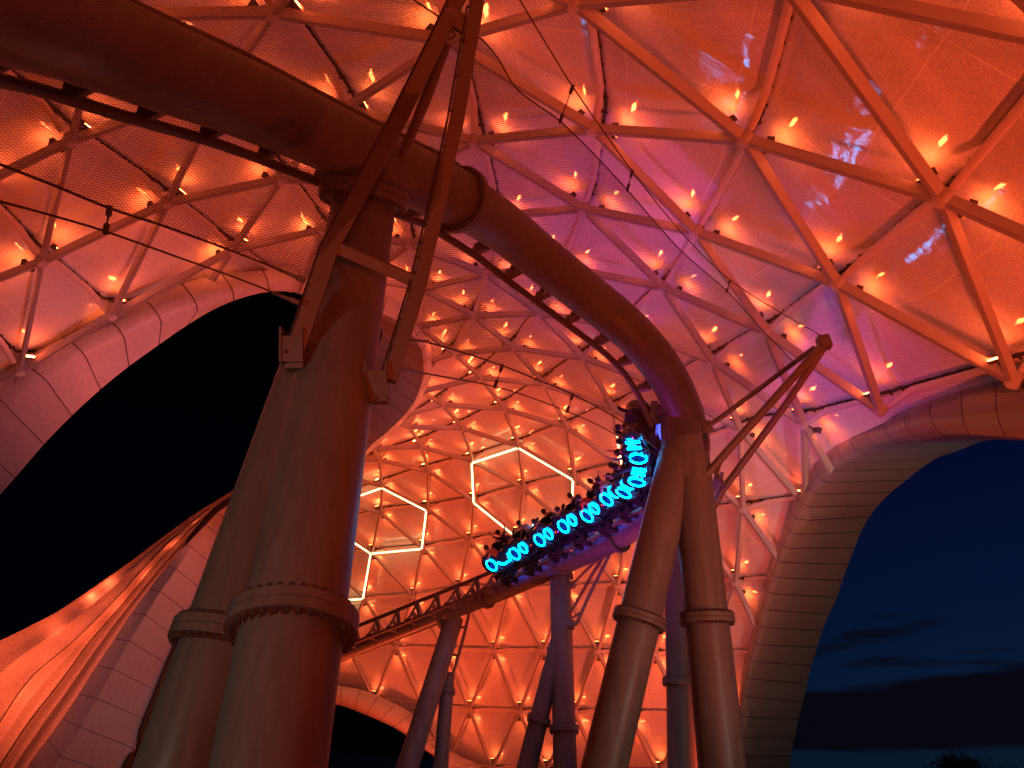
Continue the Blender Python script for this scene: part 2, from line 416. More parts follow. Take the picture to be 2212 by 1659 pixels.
for k1, k2, fam in EDG:
    a, b = NODE[k1], NODE[k2]; n = (NRM[k1] + NRM[k2]).normalized()
    if fam in 'ab':
        c = clip(a, b)
        if not c or (c[0] - c[1]).length < .36 * (a - b).length: continue
        def fn(mb, c=c, n=n):
            mb.bar(c[0], c[1], n, .075, .24)
            mb.bar(c[0] - n * .136, c[1] - n * .136, n, .105, .024, 1)
        beams.append((onscreen(*c), fn))
    else:
        t = (b - a).normalized()
        a2 = a + NRM[k1] * .56; b2 = b + NRM[k2] * .56
        c = clip(a2, b2)
        if not c: continue
        L = (c[1] - c[0]).length
        def fn(mb, c=c, n=n, L=L, k1=k1, k2=k2):
            t = (c[1] - c[0]).normalized()
            p, q = c
            if L > 2.2:   # the pipe is cranked down to the node at its ends
                mb.tube([p + t * .22 - n * .42, p + t * .85 + n * .0, q - t * .85, q - t * .22 - n * .42], [.085, .095, .095, .085], 10)
            else: mb.tube([p, q], .095, 10)
        pipes.append((onscreen(*c), fn))
        s = t.cross(n)
        gaskets.bar(c[0] + n * .19, c[1] + n * .19, n, .08, .05)
        k = 0; m_ = int(L / .55)
        for q in range(m_):
            pp = c[0].lerp(c[1], (q + .5) / m_) + n * .15
            gaskets.bar(pp - s * .09, pp + s * .09, n, .05, .05)
emit_parts('beam', beams, [M_beam, M_flange], canopy)
emit_parts('pipe', pipes, M_pipe, canopy)
setp(gaskets.build('cushion_gasket', M_dark, canopy), kind='stuff')
hubs = []; floods = []
for k, p in NODE.items():
    if void(p): continue
    n = NRM[k]
    x, y = proj(p)
    vis = 1000 / (p - EYE).length if (-60 < x < 2270 and -60 < y < 1720) else 0
    hubs.append((vis, lambda mb, p=p, n=n: (mb.disc(p - n * .01, n, .14, .30, 16), mb.disc(p - n * .17, n, .09, .03, 12))))
    if x < -700 or x > 2900 or y < -900 or p.z < .5: continue
    nb = [(k[0], k[1] + 1), (k[0], k[1] - 1)]
    if nb[0] in NODE: t = NODE[nb[0]] - p
    elif nb[1] in NODE: t = p - NODE[nb[1]]
    else: continue
    t = (t - n * t.dot(n)).normalized(); s = n.cross(t)
    for sg in (-1, 1):
        c = p + n * .22 + s * sg * .50 + t * .12
        if void(c + s * sg * .7): continue
        d = (n * .5 + s * sg * 1.0).normalized()
        lm = random.choice((1, 1, 2))
        def fn(mb, c=c, d=d, t=t, s=s, sg=sg, p=p, n=n, lm=lm):
            u = t.cross(d)
            mb.box(c - d * .045, t * .19, u * .085, d * .04, 0)
            mb.box(c, t * .16, u * .06, d * .008, lm)
            mb.bar(c - d * .06, p + n * .05 + s * sg * .12, t, .035, .06, 0)
            mb.bar(c - d * .11 - t * .19, c + d * .05 - t * .19, u, .012, .2, 0)
            mb.bar(c - d * .11 + t * .19, c + d * .05 + t * .19, u, .012, .2, 0)
        floods.append((vis, fn))
emit_parts('joint', hubs, M_beam, canopy)
emit_parts('floodlight', floods, [M_house, M_flood, M_flood2], canopy)
# lit hexagons
def strip(k1, k2, f0=0., f1=1.):
    a, b = NODE[k1], NODE[k2]; n = (NRM[k1] + NRM[k2]).normalized()
    off = .172
    p = a.lerp(b, .02 + .96 * f0); q = a.lerp(b, .02 + .96 * f1)
    mb = MB(); mb.bar(p - n * off, q - n * off, n, .10, .045)
    mb.build('light_strip', M_neon, canopy)
for e in [((5,11),(4,11)), ((4,11),(3,12)), ((3,12),(3,13)), ((3,13),(4,13)), ((4,13),(5,12)), ((5,12),(5,11)),
          ((3,13),(2,14)), ((2,14),(2,15)),
          ((5,9),(5,8)), ((5,8),(4,8)), ((4,8),(3,9)), ((3,9),(3,10)), ((3,10),(4,10)), ((4,10),(5,9))]:
    strip(*e)
strip((5, 6), (4, 7), .42, 1)

# ------------------------------------------------------------------ clad rims of the openings
def bez3(a, b, c, t): return a * (1-t)**2 + b * 2*t*(1-t) + c * t*t
def rim(sections, name, mat, parent, label=None, thick=.35, gap=.02, lip=None):
    """sections: list of (outer, mid, crease, inner) 3-D points at panel joints"""
    mb = MB(); back = MB()
    def prof(sec):
        o, m, c, i = sec
        m2 = m * 2 - (o + c) / 2
        fl = o + (o - m) * .9; fl += (fl - EYE).normalized() * 1.3
        pts = [fl, fl.lerp(o, .5)] + [bez3(o, m2, c, t / 6) for t in range(7)]
        pts += [c.lerp(i, t / 4) for t in range(1, 5)]
        return pts
    out = [prof(s) for s in sections]; allrows = []
    cen = CEN
    nS = len(out)
    for k in range(nS - 1):
        A, B = out[k], out[k+1]
        L = (A[7] - B[7]).length
        g = min(.2, gap / max(L, .1))
        pr = []
        for t in (g, 1/3, 2/3, 1 - g):
            row = []
            for q in range(len(A)):
                p0 = out[max(0, k-1)][q]; p3 = out[min(nS-1, k+2)][q]; p1 = A[q]; p2 = B[q]
                row.append(.5 * ((2*p1) + (p2 - p0)*t + (2*p0 - 5*p1 + 4*p2 - p3)*t*t + (3*p1 - p0 - 3*p2 + p3)*t*t*t))
            pr.append(row)
        allrows += pr
        for a in range(3):
            for q in range(len(A) - 1): mb.quad(pr[a][q], pr[a][q+1], pr[a+1][q+1], pr[a+1][q])
    for k in range(len(allrows) - 1):
        for q in range(len(out[0]) - 1): back.quad(allrows[k][q], allrows[k][q+1], allrows[k+1][q+1], allrows[k+1][q])
    # weld the panel grid so it shades smooth
    o = mb.build(name, mat, parent)
    bm = bmesh.new(); bm.from_mesh(o.data); bmesh.ops.remove_doubles(bm, verts=bm.verts, dist=.002)
    bmesh.ops.recalc_face_normals(bm, faces=bm.faces)
    for f in bm.faces: f.smooth = True
    for e in bm.edges:
        if len(e.link_faces) == 2 and e.calc_face_angle(0) > .5: e.smooth = False
    bm.to_mesh(o.data); bm.free()
    if label: o['label'] = label
    b = back.build('backing', M_dark, parent)
    bm = bmesh.new(); bm.from_mesh(b.data); bmesh.ops.remove_doubles(bm, verts=bm.verts, dist=.003)
    bmesh.ops.recalc_face_normals(bm, faces=bm.faces)
    org = parent.matrix_basis.translation
    fac = sum(f.calc_area() * f.normal.dot((EYE - (f.calc_center_median() + org)).normalized()) for f in bm.faces)
    if fac < 0: bmesh.ops.reverse_faces(bm, faces=bm.faces)
    bm.normal_update()
    nn = [v.normal.copy() for v in bm.verts]
    for v, n_ in zip(bm.verts, nn): v.co -= n_ * .07
    bm.to_mesh(b.data); bm.free()
    sm = b.modifiers.new('s', 'SOLIDIFY'); sm.thickness = thick; sm.offset = -1
    return o
def S(o, sec, d, dm=-.5, dc=-.3, di=1.5):
    f = lambda p, dd: P(o[0] + p[0] / 3, o[1] + p[1] / 3, dd)
    return (f(sec[0], d), f(sec[1], d + dm), f(sec[2], d + dc), f(sec[3], d + di))
secL = [S(oD, s, d, -.45, -.35, .3) for s, d in [
    (((-560,1330),(-470,1360),(-350,1560),(-120,1680)), 35.5),
    (((-330,1090),(-220,1150),(-110,1240),(95,1440)), 33.0),
    (((-90,880),(10,940),(95,1030),(285,1220)), 31.0),
    (((160,700),(240,755),(310,820),(465,1035)), 29.6),
    (((430,540),(500,590),(558,660),(650,865)), 29.0),
    (((697,408),(765,470),(808,540),(835,715)), 28.7),
    (((950,297),(1010,360),(1045,430),(1030,575)), 28.6),
    (((1200,208),(1255,280),(1280,350),(1218,445)), 28.6),
    (((1455,140),(1500,210),(1515,283),(1430,325)), 28.9),
    (((1703,98),(1735,165),(1740,228),(1690,240)), 29.5),
    (((1920,60),(1952,140),(1955,225),(1930,240)), 30.3)]]
secL += [S(oE, s, d, -.45, -.3, di) for s, d, di in [(q[0], q[1], min(5.5, 1.0 + .7 * k) if k < 12 else max(-.5, 5.5 - 1.5 * (k - 11))) for k, q in enumerate([
    (((60,190),(40,250),(0,300),(-60,330)), 31.8),
    (((290,240),(288,300),(255,370),(120,330)), 33.0),
    (((440,330),(430,390),(390,440),(180,340)), 34.0),
    (((515,430),(510,480),(470,530),(240,400)), 35.0),
    (((560,520),(553,570),(520,610),(262,470)), 35.9),
    (((583,600),(575,655),(530,690),(262,520)), 36.7),
    (((588,680),(580,735),(530,778),(240,590)), 37.5),
    (((577,775),(565,815),(510,860),(210,650)), 38.4),
    (((550,865),(530,900),(470,950),(160,720)), 39.5),
    (((500,950),(478,985),(410,1030),(110,790)), 40.7),
    (((440,1022),(415,1055),(340,1100),(60,860)), 42.2),
    (((370,1100),(340,1130),(270,1165),(0,930)), 44.0),
    (((300,1160),(270,1190),(200,1220),(-60,990)), 46.0),
    (((200,1260),(170,1280),(110,1310),(-110,1060)), 48.0),
    (((60,1345),(20,1350),(-60,1380),(-180,1200)), 50.5),
    (((-150,1420),(-190,1430),(-260,1440),(-330,1330)), 53.0),
    (((-400,1500),(-430,1505),(-470,1510),(-500,1460)), 55.5)])]]
secL += [S(oG, s, d, 0, -min(1.5, max(.2, (s[0][1] - 80) / 350)), -.9) for s, d in [
    (((1570,-60),(1550,-60),(1520,-55),(1505,-60)), 56.5),
    (((1500,80),(1480,70),(1420,10),(1410,5)), 57.6),
    (((1440,175),(1420,160),(1348,97),(1332,86)), 58.4),
    (((1383,345),(1360,330),(1243,228),(1210,210)), 59.2),
    (((1325,515),(1297,495),(1145,370),(1090,348)), 59.8),
    (((1243,665),(1210,645),(1040,515),(970,497)), 60.3),
    (((1160,820),(1120,798),(945,668),(855,655)), 60.7),
    (((1085,987),(1040,960),(840,835),(745,822)), 61.0),
    (((1014,1162),(965,1135),(733,1018),(630,995)), 61.2),
    (((940,1345),(885,1320),(630,1208),(512,1180)), 61.2),
    (((862,1532),(800,1505),(520,1395),(405,1340)), 61.2),
    (((780,1720),(715,1695),(395,1585),(308,1475)), 61.2),
    (((690,1930),(600,1900),(250,1790),(200,1620)), 61.2),
    (((600,2150),(500,2100),(120,2000),(60,1830)), 61.2)]]
rim(secL, 'fascia', M_clad, canopy, 'white panelled rim sweeping round the black opening on the left')
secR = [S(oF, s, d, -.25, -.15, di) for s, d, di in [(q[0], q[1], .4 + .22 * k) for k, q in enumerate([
    (((3000,880),(3060,1040),(3080,1200),(3080,1215)), 17.0),
    (((2560,875),(2590,1040),(2620,1190),(2620,1207)), 18.2),
    (((2262,880),(2290,1040),(2340,1185),(2340,1200)), 19.2),
    (((2030,892),(2040,1040),(2095,1172),(2190,1194)), 20.2),
    (((1808,915),(1815,1050),(1860,1157),(2090,1191)), 21.4),
    (((1610,960),(1612,1070),(1690,1162),(2035,1190)), 22.6),
    (((1448,1005),(1450,1105),(1560,1195),(1985,1194)), 23.8),
    (((1310,1055),(1318,1150),(1400,1212),(1925,1205)), 25.0),
    (((1192,1110),(1202,1190),(1290,1242),(1850,1236)), 26.2),
    (((1090,1165),(1102,1230),(1188,1283),(1755,1272)), 27.3),
    (((1005,1230),(1025,1305),(1090,1340),(1645,1312)), 28.3),
    (((925,1292),(943,1360),(1000,1396),(1542,1378)), 29.2),
    (((860,1362),(882,1430),(940,1468),(1450,1452)), 30.0),
    (((805,1480),(825,1520),(870,1543),(1350,1532)), 30.8),
    (((750,1570),(775,1605),(820,1627),(1266,1617)), 31.5)])]]
secR += [S(oI, s, d, -.25, -.15, 4.2) for s, d in [
    (((715,15),(745,40),(820,55),(1212,30)), 32.1),
    (((675,90),(695,125),(745,145),(1155,130)), 32.7),
    (((640,195),(655,222),(700,236),(1115,232)), 33.3),
    (((605,290),(620,315),(660,328),(1072,340)), 33.9),
    (((570,380),(587,412),(630,427),(1036,443)), 34.5),
    (((540,490),(556,518),(600,532),(1000,552)), 35.1),
    (((510,590),(522,622),(565,637),(950,662)), 35.7),
    (((480,700),(495,735),(540,750),(905,767)), 36.3),
    (((455,820),(470,848),(510,861),(872,877)), 36.9),
    (((427,930),(438,958),(480,972),(835,995)), 37.5),
    (((400,1040),(412,1068),(450,1082),(806,1112)), 38.1),
    (((380,1160),(392,1188),(430,1201),(780,1230)), 38.7),
    (((365,1290),(376,1315),(425,1329),(750,1343)), 39.2),
    (((350,1420),(362,1450),(400,1463),(724,1466)), 39.7),
    (((345,1550),(358,1573),(400,1580),(702,1583)), 40.1),
    (((340,1680),(353,1697),(400,1700),(688,1702)), 40.5),
    (((340,1830),(353,1840),(400,1850),(680,1852)), 41.0)]]
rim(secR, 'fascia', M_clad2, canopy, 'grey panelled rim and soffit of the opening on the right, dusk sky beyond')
secB = []
oB = [(560,1800),(562,1700),(572,1610),(605,1540),(645,1505),(690,1486),(737,1493),(775,1501),(810,1514),(845,1530),(880,1549),(905,1574),(930,1600),(955,1618),(985,1636),(1014,1653),(1045,1690),(1075,1760),(1090,1820)]
iB = [(600,1800),(602,1700),(612,1640),(630,1580),(660,1540),(692,1520),(735,1524),(765,1534),(792,1545),(820,1557),(848,1570),(874,1586),(893,1602),(912,1617),(938,1634),(965,1662),(990,1700),(1015,1760),(1030,1820)]
for (ox, oy), (ix, iy) in zip(oB, iB):
    d = 61 - (ox - 560) * .017
    f = lambda t, dd: P(ox + (ix - ox) * t, oy + (iy - oy) * t, dd)
    secB.append((f(0, d - .9), f(.4, d - 1.3), f(.85, d - 1.1), f(1, d - .7)))
rim(secB, 'fascia', M_clad, canopy, 'curved rim of the small dark opening low in the far wall')

# outer skin seen through the left opening
lobe = thing('outer_canopy', 'orange glowing folded membrane outside the left opening, under the black sky', 'canopy', (-30, 50, 0))
g0 = [(1560,-130),(1440,-20),(1330,86),(1208,210),(1088,348),(968,497),(853,655),(743,822),(628,995),(510,1180),(403,1340),(306,1475),(198,1620),(58,1830),(-60,2000)]
g1 = [(1556,-145),(1430,-42),(1300,52),(1140,205),(990,365),(840,545),(700,705),(575,850),(450,1020),(325,1185),(210,1330),(100,1490),(0,1650),(-110,1860),(-200,2050)]
g2 = [(1553,-156),(1424,-62),(1288,30),(1090,205),(930,370),(770,545),(620,700),(480,835),(340,950),(210,1065),(90,1220),(-10,1380),(-120,1560),(-260,1760),(-380,1900)]
g3 = [(1550,-165),(1418,-84),(1270,8),(1060,158),(860,310),(690,430),(530,540),(380,640),(230,720),(90,790),(-60,860),(-220,930),(-420,1020),(-650,1120),(-900,1250)]
G4 = []
for k in range(len(g0)):
    dd = 59.5 - k * .1
    G4.append([P(oG[0] + g[k][0]/3, oG[1] + g[k][1]/3, dd + .3 + e) for g, e in ((g0, 0), (g1, 1.6), (g2, 3.4), (g3, 5.2))])
for sidx in range(3):
    mb = MB(); cols = []
    a = catmull([row[sidx] for row in G4], 4); b = catmull([row[sidx+1] for row in G4], 4)
    NQ = 16
    for k in range(len(a)):
        w = (b[k] - a[k]).length
        nrm = -(a[k] - EYE).normalized()
        for q in range(NQ + 1):
            t = q / NQ
            mb.v.append(a[k].lerp(b[k], t) + nrm * (abs(math.sin(2 * PI * t)) * min(.45, w * .12) + math.sin(PI * t) * min(.2, w * .05)))
    for k in range(len(a) - 1):
        for q in range(NQ):
            i = k * (NQ + 1) + q; mb.face((i, i+1, i+NQ+2, i+NQ+1))
    mb.build('membrane', M_memb, lobe)
for sidx in (1, 2):
    mb = MB(); a = catmull([row[sidx] for row in G4], 4)
    mb.tube([p - (p - EYE).normalized() * .05 for p in a], .045, 8); mb.build('seam_cable', M_dark, lobe)

# ------------------------------------------------------------------ coaster track
TP = [ # px, py, distance, spine radius, bank angle
 (-420,-150,7.2,.5,8), (-200,-72,7.8,.5,8), (0,8,8.6,.5,8), (160,67,9.4,.5,8), (317,131,10.1,.5,8), (533,217,11.3,.5,8), (697,292,12.3,.5,8), (800,340,12.9,.5,8),
 (900,386,13.5,.5,8), (990,430,14.2,.5,8), (1085,490,15.3,.48,18), (1165,555,16.1,.48,21), (1268,637,17.2,.48,21), (1357,710,18.0,.48,21), (1415,774,18.7,.48,22), (1456,838,19.3,.47,32),
 (1484,910,19.9,.47,60), (1497,976,20.8,.43,94), (1478,1042,22.1,.39,106), (1434,1097,23.5,.36,106), (1385,1131,24.5,.35,105), (1335,1165,25.4,.335,107),
 (1270,1197,26.4,.32,106), (1200,1229,27.4,.30,112), (1120,1264,28.6,.29,114), (1040,1297,29.9,.28,116), (960,1328,31.1,.27,118), (860,1367,32.5,.27,118), (770,1402,33.6,.27,118),
 (680,1437,34.4,.27,118), (560,1488,35.0,.27,116), (470,1532,35.0,.27,112), (390,1600,34.4,.27,108), (345,1690,33.6,.27,105), (325,1790,32.8,.27,100)]
cp = [P(a, b, d) for a, b, d, _, _ in TP]
NS = 24
cl = catmull(cp, NS)
par = [i / NS for i in range(len(cl))]
def lerpT(i, col):
    k = min(len(TP) - 2, int(i)); f = i - k
    return TP[k][col] * (1 - f) + TP[k+1][col] * f
arc = [0]
for i in range(1, len(cl)): arc.append(arc[-1] + (cl[i] - cl[i-1]).length)
def frame_at(s):
    lo, hi = 0, len(arc) - 1
    while hi - lo > 1:
        m = (lo + hi) // 2
        if arc[m] <= s: lo = m
        else: hi = m
    f = (s - arc[lo]) / max(1e-6, arc[hi] - arc[lo]); f = max(0, min(1, f))
    p = cl[lo].lerp(cl[hi], f); t = (cl[min(len(cl)-1, hi+2)] - cl[max(0, lo-2)]).normalized()
    i = par[lo] * (1-f) + par[hi] * f
    r = (p - EYE).normalized(); r = (r - t * r.dot(t)).normalized(); sv = r.cross(t).normalized()
    psi = math.radians(lerpT(i, 4))
    up = r * math.cos(psi) + sv * math.sin(psi)
    near = sv * math.cos(psi) - r * math.sin(psi)
    return p, t, up, near, lerpT(i, 3)
HR, GA = .62, .62
track = thing('coaster_track', 'thick steel coaster track curving from overhead down to the far left', 'roller coaster track', (0, 20, 0))
TOT = arc[-1]
step = .3; ns = int(TOT / step)
fr = [frame_at(TOT * i / ns) for i in range(ns + 1)]
mb = MB(); mb.tube([f[0] for f in fr], [f[4] for f in fr], 40); mb.build('spine', M_track, track)
for sg in (1, -1):
    mb = MB(); mb.tube([f[0] + f[2] * HR + f[3] * GA * sg for f in fr], .075, 14); mb.build('rail', M_rail, track)
def arc_at_px(x, y):
    best = None
    for k in range(0, int(TOT * 10)):
        s = k / 10; p = frame_at(s)[0]; q = proj(p); e = (q[0]-x)**2 + (q[1]-y)**2
        if best is None or e < best[0]: best = (e, s)
    return best[1]
ties = []
s = .4
while s < TOT - .3:
    p, t, up, near, rad = frame_at(s)
    def fn(mb, p=p, t=t, up=up, near=near, rad=rad):
        for sg in (1, -1):
            a = p + up * HR + near * (GA - .06) * sg
            b = p + (up * .75 + near * sg * .66).normalized() * (rad - .03)
            if rad > .42: b = p + near * sg * (rad * .8) + up * .34
            mb.bar(a, b, t, .13, .10)
            mb.bar(a + near * sg * .02, a - near * sg * .16 - up * .02, t, .16, .12)
        mb.bar(p + up * (HR - .02) + near * (GA - .05), p + up * (HR - .02) - near * (GA - .05), t, .07, .09)
        mb.bar(p + up * (rad - .05), p + up * (HR), t, .22, .05)
    ties.append((onscreen(p, p + up), fn)); s += 1.02
emit_parts('cross_tie', ties, M_track, track)
# flanged joints of the spine with bolt rings
def flange(name, c, axis, r, h, parent, nb=28, two=True, mat=None, bolts=True):
    axis = Vector(axis).normalized()
    mb = MB(); mb.disc(c + axis * h * .27, axis, r, h * .5, 48)
    if two: mb.disc(c - axis * h * .27, axis, r, h * .5, 48)
    o = mb.build(name, mat or M_col, parent)
    if bolts:
        b = MB(); x = axis.orthogonal().normalized(); y = axis.cross(x)
        rr = r - .055 * (r / .6)
        for k in range(nb):
            a = 2 * PI * k / nb; q = c + (x * math.cos(a) + y * math.sin(a)) * rr
            for sg in (-1, 1): b.disc(q + axis * sg * (h * .53 + .02), axis, .026 * (r / .6), .06, 6)
        bo = b.build('bolt_ring', M_bolt, None, origin=(0, 0, 0)); bo.parent = o
        bo.matrix_parent_inverse = Matrix.Translation(-parent.matrix_basis.translation)
    return o
for (x, y, dr) in ((990, 430, .11), (1335, 1165, .12), (1053, 1291, .10), (175, 72, .0)):
    if dr == 0: continue
    s_ = arc_at_px(x, y); p, t, up, near, rad = frame_at(s_)
    flange('joint_flange', p, t, rad + dr, .13, track, 32, mat=M_track)
# cable tray along the far side of the spine
mb = MB()
seg = [f for i, f in enumerate(fr) if 2 < TOT * i / ns < arc_at_px(1010, 440)]
for sg, (hh, gg) in enumerate(((.80, -.56), (.72, -.60), (.86, -.50))):
    mb.tube([f[0] + f[2] * hh + f[3] * gg for f in seg], .018, 6)
for i, f in enumerate(seg):
    if i % 4 == 0: mb.box(f[0] + f[2] * .78 + f[3] * -.56, f[1] * .05, f[3] * .07, f[2] * .09)
mb.build('cable_tray', M_frame, track)

# ------------------------------------------------------------------ supports
def to_ground(a, b):
    """extend a->b down to the ground"""
    t = (b - a); k = (a.z + .05) / max(1e-3, -t.z)
    return a + t * k
def leg(parent, a, b, r0, r1, fl=None, name='leg', label=None, nb=26):
    g = to_ground(a, b); mb = MB(); n = 12
    mb.tube([a.lerp(g, i / n) for i in range(n + 1)], [r0 + (r1 - r0) * i / n for i in range(n + 1)], 48)
    o = mb.build(name, M_col, parent)
    t = (g - a).normalized()
    if fl is not None:
        best = min((i / 400 for i in range(401)), key=lambda q: abs(proj(a.lerp(g, q))[1] - fl))
        c = a.lerp(g, best); r = r0 + (r1 - r0) * best
        flange('leg_flange', c, t, r + .135 * (r / .5), .11 + .08 * (r / .5), parent, nb)
    base = MB(); base.disc(Vector((g.x, g.y, .04)), (0, 0, 1), r1 + .3, .08, 40); base.build('base_plate', M_col, parent)
    return g
def plain(a, y):  # point on segment at px row
    return a
# 1: the near A-frame at left
sup1 = thing('support_column', 'massive brown twin-leg steel support rising in the left foreground to the track', 'support column', (-3.5, 7.5, 0))
h1 = P(784, 455, 12.7); l1 = P(581, 1659, 7.75)
leg(sup1, h1, l1, .50, .50, 1352, nb=34)
h1b = P(742, 600, 12.0); l1b = P(398, 1659, 9.4)
leg(sup1, h1b, l1b, .44, .50, 1378, nb=34)
ax = (P(800, 345, 12.9) - h1).normalized()
flange('head_flange', P(786, 425, 12.72), ax, .70, .20, sup1, 36)
mb = MB(); mb.tube([P(786, 425, 12.72), P(800, 345, 12.95)], [.50, .47], 40); mb.build('head', M_col, sup1)
mb = MB(); mb.box(P(797, 445, 12.15), Vector((.13, 0, 0)), Vector((0, .02, .0)), Vector((0, 0, .2))); mb.build('access_plate', M_dark, sup1)
# loops of cable by the flanges
mb = MB()
for (cx, cy, d, w) in ((404, 1362, 9.75, 12), (508, 1345, 8.3, 15)):
    mb.tube([P(cx + w * math.cos(a) , cy + 22 * math.sin(a), d) for a in [PI*.3 + PI * 1.2 * i / 12 for i in range(13)]], .012, 6)
mb.build('earth_cable', M_cable, sup1)
# 2: A-frame in the middle right
sup2 = thing('support_column', 'forked A-frame steel support holding the track curve right of the train', 'support column', (3.9, 17, 0))
h2 = P(1470, 905, 19.75); f2 = P(1478, 1040, 19.3)
mb = MB(); mb.tube([h2, h2.lerp(f2, .5), f2], [.50, .51, .52], 48); mb.build('head', M_col, sup2)
flange('head_flange', P(1468, 893, 19.8), (f2 - h2).normalized(), .60, .18, sup2, 32)
leg(sup2, P(1465, 985, 19.45), P(1305, 1659, 18.0), .47, .475, 1338, nb=32)
leg(sup2, P(1490, 985, 19.45), P(1560, 1659, 18.6), .47, .51, 1336, nb=32)
# 3: slim support behind it
sup3 = thing('support_column', 'slim dark steel support standing behind the fork of the A-frame', 'support column', (5, 26, 0))
leg(sup3, P(1460, 1120, 26.6), P(1474, 1659, 25.4), .40, .44, 1474, nb=24)
mb = MB(); mb.tube([P(1460, 1120, 26.6), P(1440, 1085, 24.9)], [.40, .34], 32); mb.build('head', M_col, sup3)
mb = MB(); mb.bar(P(1452, 1290, 26.0), P(1476, 1280, 25.7), Vector((0, 0, 1)), .1, .35); mb.build('bracket', M_frame, sup3)
# 4: the Y support under the train
sup4 = thing('support_column', 'violet-lit Y-shaped steel support directly beneath the coaster train', 'support column', (1.8, 30, 0))
h4 = P(1210, 1243, 27.40)
leg(sup4, h4, P(1221, 1659, 26.00), .355, .365, 1576, nb=22)
leg(sup4, P(1206, 1385, 26.70), P(1138, 1659, 26.20), .27, .34, 1556, nb=22)
flange('head_flange', h4, (0, 0, 1), .46, .14, sup4, 24)
mb = MB(); mb.tube([h4, P(1207, 1228, 27.45)], [.36, .33], 32); mb.build('head', M_col, sup4)
mb = MB(); mb.bar(P(1226, 1340, 26.60), P(1226, 1362, 26.50), Vector((1, 0, 0)), .08, .3)
mb.bar(P(1226, 1350, 26.40), P(1240, 1350, 26.20), Vector((0, 0, 1)), .08, .3); mb.build('bracket', M_frame, sup4)
# 5: support further left
sup5 = thing('support_column', 'far leaning steel support with a short second leg, left of the violet one', 'support column', (-5, 35, 0))
h5 = P(981, 1336, 31.10)
leg(sup5, h5, P(880, 1659, 29.30), .36, .38, None)
leg(sup5, P(968, 1455, 31.00), P(952, 1659, 30.30), .25, .28, 1494, nb=22)
mb = MB(); mb.tube([P(985, 1330, 31.10), P(962, 1338, 31.30), P(951, 1333, 31.70)], [.36, .34, .33], 32)
mb.disc(P(964, 1338, 31.25), P(985, 1330, 31.10) - P(951, 1333, 31.70), .44, .16, 32); mb.build('head', M_col, sup5)

# ------------------------------------------------------------------ net frames
def box_chain(mb, pts, w, d, upv):
    for a, b in zip(pts[:-1], pts[1:]):
        t = (b - a).normalized(); mb.bar(a - t * w * .25, b + t * w * .25, upv, w, d)
nf = thing('net_mast', 'tall tapering steel frame bolted across the near support to carry the net', 'net frame', (-2.6, 8, 0))
LP = [P(640, 757, 9.75), P(716, 530, 10.15), P(855, 272, 10.9), P(965, 50, 11.7), P(1002, -30, 12.0), P(1035, -110, 12.3)]
RP = [P(843, 815, 9.75), P(906, 612, 10.15), P(930, 510, 10.4), P(986, 262, 11.0), P(1028, 20, 11.8), P(1040, -110, 12.3)]
fwd = ray(860, 400)
mb = MB(); box_chain(mb, LP, .21, .20, fwd); mb.build('post', M_frame, nf, bevel=.012)
mb = MB(); box_chain(mb, RP, .19, .20, fwd); mb.build('post', M_frame, nf, bevel=.012)
mb = MB(); mb.bar(P(717, 530, 10.15), P(906, 612, 10.16), fwd, .15, .17); mb.build('crossbar', M_frame, nf, bevel=.01)
mb = MB(); mb.bar(P(962, 28, 11.75), P(1022, 68, 11.72), fwd, .22, .18); mb.build('crossbar', M_frame, nf, bevel=.01)
mb = MB(); mb.tube([P(968, 95, 11.85), P(920, 212, 12.0), P(868, 340, 12.3)], [.05, .085, .07], 16)
mb.torus(P(966, 75, 11.8), Vector((1, 0, 0)), Vector((0, 0, 1)), .10, .02, 16, 6); mb.build('strut', M_frame, nf)
for pts in (LP, RP):
    mb = MB()
    off = Vector((-.13, 0, .02))
    mb.tube([p - fwd * .12 + off for p in pts[:-1]], .016, 6)
    for k in range(14):
        q = k / 13 * (len(pts) - 2); i = int(min(len(pts) - 3, q)); p = pts[i].lerp(pts[i+1], q - i)
        mb.box(p - fwd * .11 + off * .8, Vector((.03, 0, 0)), fwd * .03, Vector((0, 0, .02)))
    mb.build('tension_rod', M_cable, nf)
for (x, y, d) in ((636, 742, 9.8), (815, 815, 9.75)):
    c = P(x, y, d); mb = MB()
    X = Vector((1, 0, 0)); Z = (P(x, y - 60, d + .1) - c).normalized(); Y = X.cross(Z).normalized()
    mb.box(c - X * .13 - Z * .05, X * .012, Y * .16, Z * .22); mb.box(c + X * .13 - Z * .05, X * .012, Y * .16, Z * .22)
    mb.box(c + Y * .12 - Z * .1, X * .13, Y * .012, Z * .16); mb.box(c + X * .02 - Z * .3, X * .11, Y * .1, Z * .03)
    mb.build('bracket', M_frame, nf, smooth=False)
def rods(name_label, segs, brk, loc, grp=None):
    t_ = thing('net_boom', name_label, 'net boom', loc)
    for pts, r in segs:
        mb = MB(); mb.tube(pts, r, 14); mb.build('rod', M_frame, t_)
    for a, b, w in brk:
        mb = MB(); mb.bar(a, b, Vector((0, 0, 1)), w, w * 1.2); mb.build('bracket', M_frame, t_)
    return t_
tip = P(1788, 733, 20.2)
